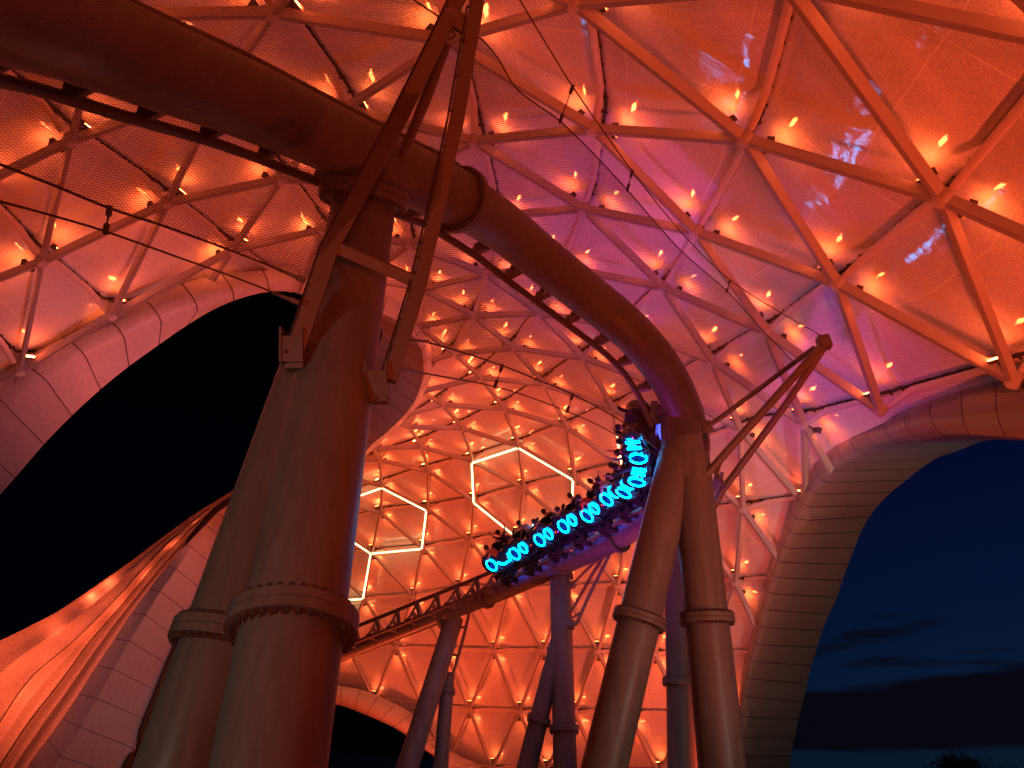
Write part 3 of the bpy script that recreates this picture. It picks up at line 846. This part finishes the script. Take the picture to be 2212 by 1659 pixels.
rods('dark steel boom of three rods reaching up to the right from the A-frame', [
    ([P(1530, 920, 19.9), P(1560, 900, 19.9), P(1760, 750, 20.15)], .062),
    ([P(1486, 1062, 18.9), P(1535, 1015, 19.1), P(1786, 735, 20.15)], .095),
    ([P(1536, 1105, 20.6), P(1560, 1060, 20.6), P(1700, 870, 20.5), P(1788, 738, 20.3)], .090),
    ([P(1543, 1015, 19.1), P(1565, 1050, 20.5)], .055),
    ([P(1556, 1000, 19.2), P(1534, 1065, 20.4)], .04)],
    [(P(1478, 1050, 18.95), P(1500, 1058, 18.9), .22), (P(1512, 928, 19.6), P(1530, 922, 19.9), .25), (P(1768, 742, 20.1), P(1792, 738, 20.2), .26)], (4.5, 18, 0))
rods('thin violet-grey boom rods hanging beside the Y-shaped support below the train', [
    ([P(1237, 1262, 27.00), P(1260, 1238, 26.90), P(1312, 1188, 26.00)], .045),
    ([P(1233, 1323, 26.70), P(1280, 1240, 26.60), P(1322, 1172, 25.80)], .055),
    ([P(1226, 1352, 26.30), P(1245, 1349, 26.20), P(1268, 1296, 26.20), P(1330, 1170, 25.70)], .055),
    ([P(1234, 1336, 26.50), P(1254, 1323, 26.30)], .035)],
    [(P(1228, 1266, 27.10), P(1240, 1262, 27.00), .18)], (2.4, 30, 0))
rods('dark ladder-like boom rods clamped to the far leaning support', [
    ([P(955, 1453, 30.70), P(977, 1459, 30.60), P(986, 1432, 30.60), P(1007, 1355, 30.70), P(1017, 1302, 30.90)], .06),
    ([P(993, 1416, 30.90), P(978, 1414, 31.00)], .04), ([P(993, 1356, 31.00), P(1006, 1354, 30.80)], .04)],
    [(P(954, 1446, 30.70), P(958, 1462, 30.70), .2)], (-3.5, 35, 0))
rods('short boom rods behind the A-frame, clamped to the slim rear support', [
    ([P(1482, 1300, 25.5), P(1492, 1285, 25.4), P(1520, 1180, 25.0), P(1560, 1020, 24.6)], .055),
    ([P(1476, 1240, 26.0), P(1510, 1150, 25.2), P(1552, 1030, 24.6)], .045)],
    [(P(1470, 1282, 25.7), P(1484, 1296, 25.5), .18)], (6, 25, 0))

# ------------------------------------------------------------------ safety net and its cables
net = thing('safety_net', 'fine dark mesh safety net slung from cables under the curving track', 'safety net', (0, 12, 0))
LE = [(-330,230,6.9),(-160,293,7.4),(0,355,7.9),(120,402,8.4),(237,450,8.8),(350,487,9.2),(450,523,9.75),(560,565,9.85),(657,605,9.95),(718,560,10.15),(800,575,10.2),(880,612,10.25),(890,680,10.2),(905,735,10.4),(985,757,11.4),(1085,790,12.9),(1160,820,14.1),(1237,852,15.4),(1300,885,16.6),(1352,917,17.6),(1418,968,18.9)]
RE = [(200,-300,7.4),(330,-260,8.0),(470,-210,8.7),(590,-160,9.4),(700,-110,10.1),(790,-60,10.8),(870,-15,11.5),(935,27,12.1),(965,50,12.05),(985,60,12.0),(1010,70,12.0),(1040,85,12.1),(1075,125,12.2),(1115,190,12.5),(1160,226,12.9),(1210,262,13.3),(1280,330,14.1),(1355,410,15.0),(1415,480,15.9),(1480,550,16.8),(1572,630,18.2)]
LEp = catmull([P(*q) for q in LE], 5); REp = catmull([P(*q) for q in RE], 5)
RE2 = [P(1572,630,18.2), P(1640,705,19.0), P(1718,786,20.0)]
LE2 = [LEp[-1], P(1432,975,19.2), P(1440,985,19.4)]
LEp += LE2[1:]; REp += RE2[1:]
mb = MB(); nq = 16; ulen = 0; prev = None
for k in range(len(LEp)):
    a, b = LEp[k], REp[k]; mid = a.lerp(b, .5)
    if prev is not None: ulen += (mid - prev).length
    prev = mid; w = (b - a).length
    for q in range(nq + 1):
        t = q / nq; p = a.lerp(b, t) - ray(*proj(a.lerp(b, t))) * math.sin(PI * t) * .35
        mb.uv[len(mb.v)] = (ulen, t * 7.0 + .15 * math.sin(k * .35)); mb.v.append(p)
for k in range(len(LEp) - 1):
    for q in range(nq):
        i = k * (nq + 1) + q; mb.face((i, i+1, i+nq+2, i+nq+1))
mb.build('mesh_sheet', M_net, net)
def cable(pts, r=.016): 
    mb = MB(); mb.tube(catmull(pts, 5), r * .75, 8); return mb.build('edge_cable', M_cable, net)
cable([P(*q) for q in LE[:9]], .02)
cable([P(868,733,9.9)] + [P(*q) for q in LE[13:]], .02)
cable([P(*q) for q in RE[:9]]); cable([P(*q) for q in RE[10:]] + RE2[1:])
oc = [P(-330,350,6.8), P(-100,408,7.4), P(0,435,7.8), P(114,466,8.2), P(228,500,8.65), P(380,554,9.4), P(520,604,9.55), P(640,652,9.7)]
cable(oc)
oc2 = [P(862,797,9.9), P(965,815,11.2), P(1069,835,12.7), P(1150,860,14.0), P(1225,889,15.2), P(1285,915,16.4), P(1340,944,17.4), P(1425,985,19.0)]
cable(oc2)
oc3 = [P(1010,-200,11.8), P(1070,-90,12.0), P(1123,0,12.2), P(1180,95,12.6), P(1237,187,13.0), P(1300,278,13.9), P(1366,370,14.8), P(1470,500,16.6), P(1577,605,18.2), P(1690,677,19.3), tip]
cable(oc3)
for a, b in ((P(237,450,8.8), P(228,500,8.65)), (P(1085,790,12.9), P(1069,835,12.7)), (P(1237,852,15.4), P(1225,889,15.2)), (P(1352,917,17.6), P(1340,944,17.4)),
             (P(1237,187,13.0), P(1210,262,13.3)), (P(1366,370,14.8), P(1355,410,15.0)), (P(1577,605,18.2), P(1570,630,18.2))):
    mb = MB(); mb.tube([a, b], .010, 6)
    d = (b - a); L = d.length
    mb.tube([a - d.normalized()*.02, a + d.normalized() * min(.12, L*.3)], .03, 8); mb.tube([b + d.normalized()*.02, b - d.normalized() * min(.12, L*.3)], .03, 8)
    mb.build('tie', M_cable, net)
for a, b in ((P(660,607,9.95), P(600,582,9.9)), (P(645,654,9.7), P(590,632,9.65)), (P(868,733,9.95), P(925,738,10.5)), (P(862,797,9.9), P(915,806,10.5))):
    mb = MB(); mb.tube([a, a.lerp(b, .3), a.lerp(b, .35), b], [.035, .035, .024, .02], 8); mb.build('turnbuckle', M_frame, net)

# ------------------------------------------------------------------ train
M_body = paint('glossy dark shell', (.012, .016, .035), .16, var=.3, spec=.7, coat=.6)
M_bogie = paint('bogie steel', (.03, .03, .035), .4, metal=.6)
M_trim = paint('silver trim', (.45, .47, .5), .22, metal=1)
train = thing('coaster_train', 'dark light-cycle coaster train with glowing cyan wheel rings, banked on the curve', 'roller coaster train', (2, 28, 0))
RINGS = [(1061,1229), (1111,1209), (1166,1177), (1217,1149), (1264,1120), (1307,1090), (1338,1055), (1356,1019), (1389,979)]
ZC = .72; YC = .70
sA = []
for (x, y) in RINGS:
    best = None
    for k in range(int(TOT * 20)):
        s = k / 20
        if s < TOT * .35 or (sA and not sA[-1] - 1.6 <= s <= sA[-1] - 1.2): continue
        p, t, up, near, rad = frame_at(s); q = proj(p + up * (HR + ZC) + near * YC); e = (q[0]-x)**2 + (q[1]-y)**2
        if best is None or e < best[0]: best = (e, s)
    sA.append(best[1])

def car_parts(first, bars):
    """meshes in car space: x forward, y to the left-hand side, z up from the rails"""
    X, Y, Z = Vector((1,0,0)), Vector((0,1,0)), Vector((0,0,1))
    body = MB(); L = []
    # chassis + bogies
    body.box(Vector((-.3, 0, .22)), X*.62, Y*.55, Z*.09, 0)
    for sy in (-1, 1):
        body.box(Vector((-.3, sy*.62, .02)), X*.3, Y*.10, Z*.14, 1)
        for sx in (-.5, -.1):
            body.disc(Vector((sx, sy*.62, .14)), Y, .10, .09, 16, 1); body.disc(Vector((sx, sy*.62, -.17)), Y, .08, .08, 16, 1)
            body.disc(Vector((sx, sy*.76, -.02)), Z, .09, .06, 16, 1)
        # bike: front fender, tank, tail
        yc = sy * .40
        secs = [(.50,.50,.05,.04),(.42,.72,.14,.20),(.20,.80,.20,.30),(-.05,.76,.19,.26),(-.30,.62,.17,.20),(-.60,.62,.18,.22),(-.85,.70,.16,.20),(-1.0,.74,.06,.08)]
        n = 14; b0 = len(body.v)
        for (x, z, w, h) in secs:
            for k in range(n):
                a = 2*PI*k/n; body.v.append(Vector((x, yc + w*math.cos(a), z + h*math.sin(a))))
        for i in range(len(secs)-1):
            for k in range(n):
                k2 = (k+1) % n; body.face((b0+i*n+k, b0+i*n+k2, b0+(i+1)*n+k2, b0+(i+1)*n+k), 0)
        body.face([b0+k for k in range(n)][::-1], 0); body.face([b0+(len(secs)-1)*n+k for k in range(n)], 0)
        body.disc(Vector((0, yc, ZC)), Y, .40, .34, 32, 0)          # front wheel hub disc
        body.disc(Vector((-.66, yc, ZC-.04)), Y, .34, .30, 28, 0)
        body.tube([Vector((.12, yc-.25, 1.12)), Vector((.18, yc-.1, 1.06)), Vector((.18, yc+.1, 1.06)), Vector((.12, yc+.25, 1.12))], .025, 8, m=1)
        body.tube([Vector((-.7, yc, .9)), Vector((-.85, yc, 1.12)), Vector((-.95, yc, 1.16))], .05, 8, m=0)   # back pad
        body.tube([Vector((.3, sy*.60, .52)), Vector((-.3, sy*.62, .36)), Vector((-.95, sy*.60, .5))], .018, 6, m=2)
        yo = yc + sy * .20
        rg = MB(); rg.torus(Vector((0, yo, ZC)), X, Z, .20, .023, 28, 8, sx=.92, sy=1.08); rg.disc(Vector((0, yo - sy*.02, ZC)), Y, .175, .02, 24, 1); L.append(rg)
        rb = MB()
        if bars:
            for xx in (-.42, -.66): rb.tube([Vector((xx, yo, ZC-.16)), Vector((xx, yo, ZC+.2))], .030, 8)
        elif first:
            rb.tube([Vector((-.30, yo, ZC-.02)), Vector((-.48, yo, ZC-.16)), Vector((-.85, yo, ZC-.12)), Vector((-.95, yo, ZC+.14))], .034, 8)
        else:
            rb.torus(Vector((-.46, yo, ZC+.05)), X, Z, .19, .022, 24, 8, sx=.66, sy=1.0)
        L.append(rb)
    glow = MB(); glow.box(Vector((-.3, 0, .10)), X*.4, Y*.35, Z*.015)
    return body, L, glow
cars = []
def mat_at(s, lift=0.):
    p, t, up, near, rad = frame_at(s)
    up = (up - t * up.dot(t)).normalized(); y = up.cross(t)
    m = Matrix.Identity(4)
    m.col[0][:3] = t; m.col[1][:3] = y; m.col[2][:3] = up; m.col[3][:3] = p + up * HR
    return m, near.dot(y)
protos = {}
for i, s in enumerate(sA):
    kind = 'first' if i == 0 else ('bars' if i >= 7 else 'std')
    if kind not in protos:
        b, L, g = car_parts(kind == 'first', kind == 'bars')
        bo = b.build('car', [M_body, M_bogie, M_trim], None, origin=(0,0,0)); ch = []
        for q in L: ch.append(q.build('wheel_light', [M_cyan, M_hubglow], None, origin=(0,0,0)))
        ch.append(g.build('underglow_lamp', M_blue, None, origin=(0,0,0)))
        protos[kind] = (bo, ch); first_use = True
    else: first_use = False
    bo, ch = protos[kind]
    if not first_use:
        bo = bo.copy(); C.objects.link(bo); ch = [c.copy() for c in ch]
        for c in ch: C.objects.link(c)
    m, sy = mat_at(s)
    bo.parent = train; bo.matrix_basis = Matrix.Translation(-Vector(train.location)) @ m
    for c in ch: c.parent = bo; c.matrix_basis = Matrix.Identity(4)
    cars.append((bo, m, sy))

# ------------------------------------------------------------------ riders
M_skin = paint('skin', (.42, .23, .16), .5, var=.05)
M_trou = paint('dark trousers', (.03, .035, .06), .8, var=.2, scale=8)
M_hair = paint('dark hair', (.02, .014, .01), .6)
shirts = [paint('cloth ' + n, c, .8, var=.15, scale=8) for n, c in (
    ('black', (.02, .02, .025)), ('red', (.45, .04, .035)), ('grey', (.32, .33, .36)), ('orange', (.55, .16, .07)), ('blue', (.03, .08, .38)), ('navy', (.03, .04, .10)))]
def skin_person(pose):
    """rider astride the seat, leaning forward; one continuous skinned body"""
    pts = []; ed = []; rad = []
    def v(p, r, parent=None):
        pts.append(Vector(p)); rad.append(r)
        if parent is not None: ed.append((parent, len(pts)-1))
        return len(pts) - 1
    ln = pose['lean']
    hip = v((-.42, 0, 1.00), .145)
    def tw(h): return (-.42 + ln * h, 0, 1.00 + h * math.sqrt(max(.05, 1 - ln*ln)))
    w = v(tw(.2), .125, hip); ch = v(tw(.38), .145, w); nk = v(tw(.54), .06, ch)
    hb = v((tw(.62)[0] + .02, 0, tw(.62)[2]), .075, nk); hd = v((tw(.72)[0] + .03, 0, tw(.72)[2]), .10, hb); tp = v((tw(.80)[0] + .02, 0, tw(.80)[2]), .07, hd)
    fc = v((tw(.70)[0] + .125, 0, tw(.70)[2] - .01), .03, hd)
    hands = []
    for k, sy in enumerate((-1, 1)):
        sh = v((tw(.47)[0], sy*.17, tw(.47)[2]), .065, ch)
        up = pose['arms'][k]
        if up == 'up':
            el = v((tw(.5)[0] + .05, sy*.36, tw(.62)[2] + .08), .045, sh); wr = v((tw(.5)[0] + .02, sy*.46, tw(.62)[2] + .34), .03, el); dirh = Vector((.0, sy*.1, 1))
        elif up == 'out':
            el = v((tw(.5)[0] + .02, sy*.42, tw(.5)[2] + .05), .045, sh); wr = v((tw(.5)[0] + .10, sy*.66, tw(.5)[2] + .16), .03, el); dirh = Vector((.1, sy*.9, .4))
        else:
            el = v((.0 + ln*.1, sy*.27, 1.18), .045, sh); wr = v((.12, sy*.22, 1.13), .03, el); dirh = Vector((1, 0, -.2))
        dirh.normalize(); wp = pts[wr]
        pm = v(wp + dirh * .06, .034, wr)
        side = Vector((1, 0, 0)) if abs(dirh.x) < .7 else Vector((0, 1, 0))
        for q in range(4):
            o = side * (.024 * (q - 1.5)); ln_ = (.065, .075, .07, .055)[q]
            a = v(wp + dirh * .10 + o, .0095, pm); b = v(wp + dirh * (.10 + ln_) + o * 1.25, .008, a)
        a = v(wp + dirh * .06 + side * .05, .011, pm); v(wp + dirh * .10 + side * .07, .009, a)
        hands.append(wr)
    for sy in (-1, 1):
        hj = v((-.40, sy*.12, .95), .10, hip); kn = v((-.02, sy*.21, .78), .065, hj); an = v((-.42, sy*.23, .50), .045, kn)
        v((-.36, sy*.23, .44), .04, an); v((-.26, sy*.23, .42), .032, len(pts)-1)
    me = bpy.data.meshes.new('person'); me.from_pydata([tuple(p) for p in pts], ed, [])
    o = bpy.data.objects.new('person', me); C.objects.link(o)
    o.modifiers.new('k', 'SKIN'); sd = o.modifiers.new('s', 'SUBSURF'); sd.levels = 1; sd.render_levels = 1
    for i, d in enumerate(me.skin_vertices[0].data): d.radius = (rad[i], rad[i]); d.use_root = (i == 0)
    dg = bpy.context.evaluated_depsgraph_get(); em = bpy.data.meshes.new_from_object(o.evaluated_get(dg))
    bpy.data.objects.remove(o); em.name = 'person'
    em.materials.clear()
    for q in (M_skin, shirts[0], M_trou): em.materials.append(q)
    necks = pts[nk].z + .01
    headc = pts[hd]
    wrp = [(pts[h], pts[h-1]) for h in hands]
    for p in em.polygons:
        c = p.center; p.use_smooth = True
        mi = 1
        if c.z > necks and (c - headc).length < .24: mi = 0
        elif c.z < .98 and c.x > -.60 and (c.z < .93): mi = 2
        for (a, b) in wrp:
            if (c - a).length < .22 and (c - a).length < (c - b).length + .02 and c.z > 1.0: mi = 0
        if c.z < .46: mi = 2
        p.material_index = mi
    # face features: eyes, nose, mouth, ears added into the same mesh
    bm = bmesh.new(); bm.from_mesh(em)
    for sy in (-1, 1):
        r_ = bmesh.ops.create_uvsphere(bm, u_segments=8, v_segments=6, radius=.014, matrix=Matrix.Translation(headc + Vector((.098, sy*.035, .015))))
        for f in {f for q in r_['verts'] for f in q.link_faces}: f.material_index = 2
        bmesh.ops.create_uvsphere(bm, u_segments=8, v_segments=6, radius=.024, matrix=Matrix.Translation(headc + Vector((-.005, sy*.10, -.005))) @ Matrix.Diagonal((1, .4, 1.3, 1)))
    r_ = bmesh.ops.create_uvsphere(bm, u_segments=8, v_segments=6, radius=.02, matrix=Matrix.Translation(headc + Vector((.10, 0, -.055))) @ Matrix.Diagonal((.5, 1.3, .35, 1)))
    for f in {f for q in r_['verts'] for f in q.link_faces}: f.material_index = 2
    bm.to_mesh(em); bm.free()
    hm = bmesh.new()
    bmesh.ops.create_uvsphere(hm, u_segments=16, v_segments=10, radius=.122, matrix=Matrix.Translation(headc + Vector((-.025, 0, .03))) @ Matrix.Diagonal((1, .93, 1.02, 1)))
    bmesh.ops.delete(hm, geom=[q for q in hm.verts if q.co.x > headc.x + .045 and q.co.z < headc.z + .07], context='VERTS')
    for q in hm.verts: q.co += q.co.normalized() * random.uniform(-.006, .008)
    hmm = bpy.data.meshes.new('hair'); hm.to_mesh(hmm); hm.free(); hmm.materials.append(M_hair)
    for p in hmm.polygons: p.use_smooth = True
    return em, hmm
POSES = [dict(lean=.45, arms=('down', 'down')), dict(lean=.15, arms=('up', 'up')), dict(lean=.3, arms=('out', 'down')), dict(lean=.2, arms=('out', 'up')), dict(lean=.6, arms=('down', 'down'))]
PM = [skin_person(q) for q in POSES]
# (car, near seat?, pose, shirt, description)
cname = ['black top', 'red top', 'grey top', 'orange top', 'blue top', 'navy top']
pose_txt = ['crouched forward', 'both arms raised', 'one arm out', 'arms thrown wide', 'lying low']
seats = [(0,1,0,3),(0,0,3,0),(1,1,4,0),(1,0,0,2),(2,1,0,5),(2,0,4,0),(3,1,4,0),(3,0,0,5),(4,1,0,1),(4,0,2,0),(5,1,0,2),(5,0,0,0),(6,1,0,0),(6,0,1,4),(7,1,3,5),(7,0,1,0),(8,1,4,5),(8,0,0,0)]
ordn = ['lowest-left', 'second', 'third', 'fourth', 'fifth', 'sixth', 'seventh', 'eighth', 'topmost']
for ci, nr, po, sh in seats:
    bo, m, sy = cars[ci]
    em, hmm = PM[po]
    o = bpy.data.objects.new('person', em); C.objects.link(o)
    side = sy if nr else -sy
    o.matrix_basis = m @ Matrix.Translation((-.05, side * .40, -.02)) @ Matrix.Scale(.80, 4)
    for k in range(3): o.material_slots[k].link = 'OBJECT'
    o.material_slots[0].material = M_skin; o.material_slots[1].material = shirts[sh]; o.material_slots[2].material = M_trou
    setp(o, 'rider in %s %s, %s side of %s car' % (cname[sh], pose_txt[po], 'near' if nr else 'far', ordn[ci]), 'person', 'riders on the coaster train')
    h = bpy.data.objects.new('hair', hmm); C.objects.link(h); h.parent = o

# ------------------------------------------------------------------ ground, trees
def ground():
    m, nt, out = newmat('paving')
    b = nt.nodes.new('ShaderNodeBsdfPrincipled'); nt.links.new(b.outputs[0], out.inputs[0])
    tc = nt.nodes.new('ShaderNodeTexCoord'); br = nt.nodes.new('ShaderNodeTexBrick'); br.inputs['Scale'].default_value = 1.2
    br.inputs['Color1'].default_value = (.16, .14, .13, 1); br.inputs['Color2'].default_value = (.20, .18, .17, 1); br.inputs['Mortar'].default_value = (.07, .06, .06, 1)
    nt.links.new(tc.outputs['Object'], br.inputs['Vector']); nt.links.new(br.outputs['Color'], b.inputs['Base Color']); b.inputs['Roughness'].default_value = .7
    mb = MB(); n = 24; R_ = 900
    for i in range(n + 1):
        for j in range(n + 1): mb.v.append(Vector((-R_ + 2*R_*i/n, -R_ + 2*R_*j/n, 0)))
    for i in range(n):
        for j in range(n): k = i*(n+1)+j; mb.face((k, k+n+1, k+n+2, k+1))
    o = mb.build('ground', m, None); setp(o, kind='structure')
ground()
M_leaf = paint('leaves', (.05, .07, .03), .6, var=.3, scale=3); M_bark = paint('bark', (.08, .06, .045), .8)
def tree(x, y, h, label, seed):
    rnd = random.Random(seed)
    t = thing('tree', label, 'tree', (x, y, 0), 'dark trees on the horizon')
    mb = MB(); base = Vector((x, y, 0))
    mb.tube([base, base + Vector((.1, .1, h*.3)), base + Vector((.0, .2, h*.6))], [.2, .15, .08], 8)
    tips = []
    for k in range(8):
        a = rnd.uniform(0, 2*PI); s_ = base + Vector((.05, .1, h * rnd.uniform(.28, .5))); e = s_ + Vector((math.cos(a)*h*.25, math.sin(a)*h*.25, h*rnd.uniform(.1, .35)))
        mb.tube([s_, s_.lerp(e, .5) + Vector((0, 0, .1)), e], [.07, .05, .02], 6); tips.append(e)
    mb.build('trunk', M_bark, t)
    cr = MB()
    cl_ = [tp + Vector((rnd.gauss(0, h*.06), rnd.gauss(0, h*.06), rnd.gauss(0, h*.05))) for tp in tips for _ in range(4)]
    for c in cl_:
        rr = rnd.uniform(.05, .12) * h
        for _ in range(110):
            p = c + Vector((rnd.gauss(0, rr), rnd.gauss(0, rr), rnd.gauss(0, rr*.7)))
            a = Vector((rnd.uniform(-1,1), rnd.uniform(-1,1), rnd.uniform(-1,1))).normalized() * .13; b = a.orthogonal().normalized() * .07
            cr.quad(p - a, p - b, p + a, p + b)
    cr.build('crown', M_leaf, t, smooth=False)
for k, (px, d, h, lab) in enumerate(((2085, 75, 4.6, 'dark broad tree low at the right corner under the cloud bank'), (1990, 82, 3.6, 'small sparse tree just right of the panelled rim, at the bottom edge'), (2180, 90, 4.2, 'small dark tree at the very right bottom corner'))):
    p = P(px, 1700, d); tree(p.x, p.y, h, lab, k)

# ------------------------------------------------------------------ sky
w = bpy.data.worlds.new('World'); scene.world = w; w.use_nodes = True
nt = w.node_tree; nt.nodes.clear()
out = nt.nodes.new('ShaderNodeOutputWorld'); bg = nt.nodes.new('ShaderNodeBackground'); nt.links.new(bg.outputs[0], out.inputs[0])
tc = nt.nodes.new('ShaderNodeTexCoord'); nrm = nt.nodes.new('ShaderNodeVectorMath'); nrm.operation = 'NORMALIZE'; nt.links.new(tc.outputs['Generated'], nrm.inputs[0])
sep = nt.nodes.new('ShaderNodeSeparateXYZ'); nt.links.new(nrm.outputs[0], sep.inputs[0])
el = nt.nodes.new('ShaderNodeValToRGB'); cr = el.color_ramp
cr.elements[0].position = 0; cr.elements[0].color = lin(12, 25, 40); cr.elements[1].position = 1; cr.elements[1].color = lin(2, 2, 8)
for ps, c in ((.10, (10, 28, 56)), (.20, (7, 21, 52)), (.34, (5, 13, 46)), (.5, (3, 5, 32)), (.72, (2, 2, 16))):
    e = cr.elements.new(ps); e.color = lin(*c)
nt.links.new(sep.outputs[2], el.inputs[0])
# brighter towards the afterglow in the right, black on the left
dt = nt.nodes.new('ShaderNodeVectorMath'); dt.operation = 'DOT_PRODUCT'; dt.inputs[1].default_value = Vector((.85, .53, 0)).normalized()
nt.links.new(nrm.outputs[0], dt.inputs[0])
az = nt.nodes.new('ShaderNodeMapRange'); az.inputs['From Min'].default_value = .30; az.inputs['From Max'].default_value = .92; az.inputs['To Min'].default_value = .06; az.inputs['To Max'].default_value = 1.0
az.interpolation_type = 'SMOOTHSTEP'
nt.links.new(dt.outputs['Value'], az.inputs['Value'])
# clouds: bands near the horizon
mp = nt.nodes.new('ShaderNodeMapping'); mp.inputs['Scale'].default_value = (2.2, 2.2, 13); mp.inputs['Location'].default_value = (.3, .1, .55)
nt.links.new(nrm.outputs[0], mp.inputs[0])
cn = nt.nodes.new('ShaderNodeTexNoise'); cn.inputs['Scale'].default_value = 2.0; cn.inputs['Detail'].default_value = 8; cn.inputs['Roughness'].default_value = .55
nt.links.new(mp.outputs[0], cn.inputs['Vector'])
band = nt.nodes.new('ShaderNodeValToRGB'); b_ = band.color_ramp
b_.elements[0].position = .030; b_.elements[0].color = (0,0,0,1); b_.elements[1].position = .20; b_.elements[1].color = (0,0,0,1)
for ps, v_ in ((.050, .9), (.090, 1.0), (.115, .33)):
    e = b_.elements.new(ps); e.color = (v_, v_, v_, 1)
nt.links.new(sep.outputs[2], band.inputs[0])
ad = nt.nodes.new('ShaderNodeMath'); ad.operation = 'MULTIPLY_ADD'; ad.inputs[1].default_value = .52
nt.links.new(band.outputs[0], ad.inputs[0]); nt.links.new(cn.outputs['Fac'], ad.inputs[2])
cs = nt.nodes.new('ShaderNodeMapRange'); cs.inputs['From Min'].default_value = .66; cs.inputs['From Max'].default_value = .82; cs.interpolation_type = 'SMOOTHSTEP'
nt.links.new(ad.outputs[0], cs.inputs['Value'])
mc = nt.nodes.new('ShaderNodeMix'); mc.data_type = 'RGBA'; mc.inputs['B'].default_value = lin(9, 9, 20)
nt.links.new(cs.outputs[0], mc.inputs['Factor']); nt.links.new(el.outputs[0], mc.inputs['A'])
fin = nt.nodes.new('ShaderNodeVectorMath'); fin.operation = 'SCALE'
nt.links.new(mc.outputs['Result'], fin.inputs[0]); nt.links.new(az.outputs[0], fin.inputs['Scale'])
nt.links.new(fin.outputs[0], bg.inputs[0]); bg.inputs[1].default_value = .75

# ------------------------------------------------------------------ lamps inside the outer membrane; unseen spots added for wash, tint and fill
def spot(loc, tgt, col, power, ang=70, r=.15, blend=.8):
    l = bpy.data.lights.new('unseen spotlight', 'SPOT'); l.energy = power; l.color = col; l.spot_size = math.radians(ang); l.spot_blend = blend; l.shadow_soft_size = r
    o = bpy.data.objects.new('unseen_spotlight', l); C.objects.link(o); o.location = loc
    o.rotation_euler = (Vector(tgt) - Vector(loc)).to_track_quat('-Z', 'Y').to_euler(); return o
def point(loc, col, power, r=.2):
    l = bpy.data.lights.new('lamp', 'POINT'); l.energy = power; l.color = col; l.shadow_soft_size = r
    o = bpy.data.objects.new('lamp', l); C.objects.link(o); o.location = loc; return o
for (gx, gy, e, pw) in ((1270,70,1.2,20),(1110,230,1.6,40),(960,420,2,60),(720,480,3.2,110),(600,560,3,120),(620,780,2,90),(380,800,3,150),(330,1000,2.2,110),(130,1040,3.2,200),(60,1260,2.6,200),(200,1200,1.6,120),(-40,1080,4,200),(860,600,1.2,60),(420,1160,1.2,90),(200,1420,1.4,90),
    (1150,225,.6,60), (970,430,.6,80), (800,650,.6,90), (650,850,.7,90), (500,1070,.7,90), (340,1300,.7,90), (190,1530,.7,90), (760,640,2,110), (560,850,2.2,120), (380,1070,2.3,120), (250,1240,2.3,110), (100,1430,2.3,110)):
    point(P(gx/3, 1106 + gy/3, 60 + e + .8), (1, .11, .035), pw * .5, .22)
spot((-1.5, 13.5, .6), P(180, 860, 30), (.95, .50, .72), 1700, 42, .3, 1)
spot((-6, 24, .5), P(860, 880, 42), (.62, .70, 1), 900, 26, .3, 1)
spot((-4, 26, .6), P(330, 1400, 60), (1, .48, .58), 3600, 34, .3, 1)
for wx, wy, tx, ty, wp in ((8.5, 10, 5, 14, 2400), (7, 25, 4, 32, 2600), (-9, 21, -6, 22, 2600), (-8, 44, -8, 52, 3600), (5, 36, 1, 46, 3200), (1, -4, 2, 8, 2200), (-6, 33, -4, 38, 2000)):
    spot((wx, wy, .4), (tx, ty, 14), (1, .084, .022), wp * 1.4, 125, .4, 1)  # added orange wash, lifts and evens the canopy glow
spot((9, 8, .5), P(2010, 996, 27), (.55, 1, .7), 420, 9, .05, 1)
spot((10, 5, 1.5), (3.9, 18.5, 4), (1, .84, .68), 1100, 60, .3, 1)
spot((9, 12, .5), P(1880, 1250, 34), (1, .88, .74), 2600, 60)
spot((-1.5, 21, .5), P(1480, 700, 26), (.62, .04, .80), 2700, 68, .3, 1)  # added magenta spot, gives the canopy its purple tint
spot((-7, 1.0, 2.5), (-2.5, 8.5, 3), (1, .84, .68), 330, 75)

# ------------------------------------------------------------------ view
scene.render.engine = 'CYCLES'
scene.view_settings.view_transform = 'Standard'; scene.view_settings.look = 'None'; scene.view_settings.exposure = .15; scene.view_settings.gamma = 1
scene.cycles.use_light_tree = True; scene.cycles.use_denoising = True
scene.cycles.max_bounces = 7; scene.cycles.diffuse_bounces = 4; scene.cycles.glossy_bounces = 3; scene.cycles.transparent_max_bounces = 8
scene.cycles.sample_clamp_indirect = 6; scene.cycles.caustics_reflective = False; scene.cycles.caustics_refractive = False
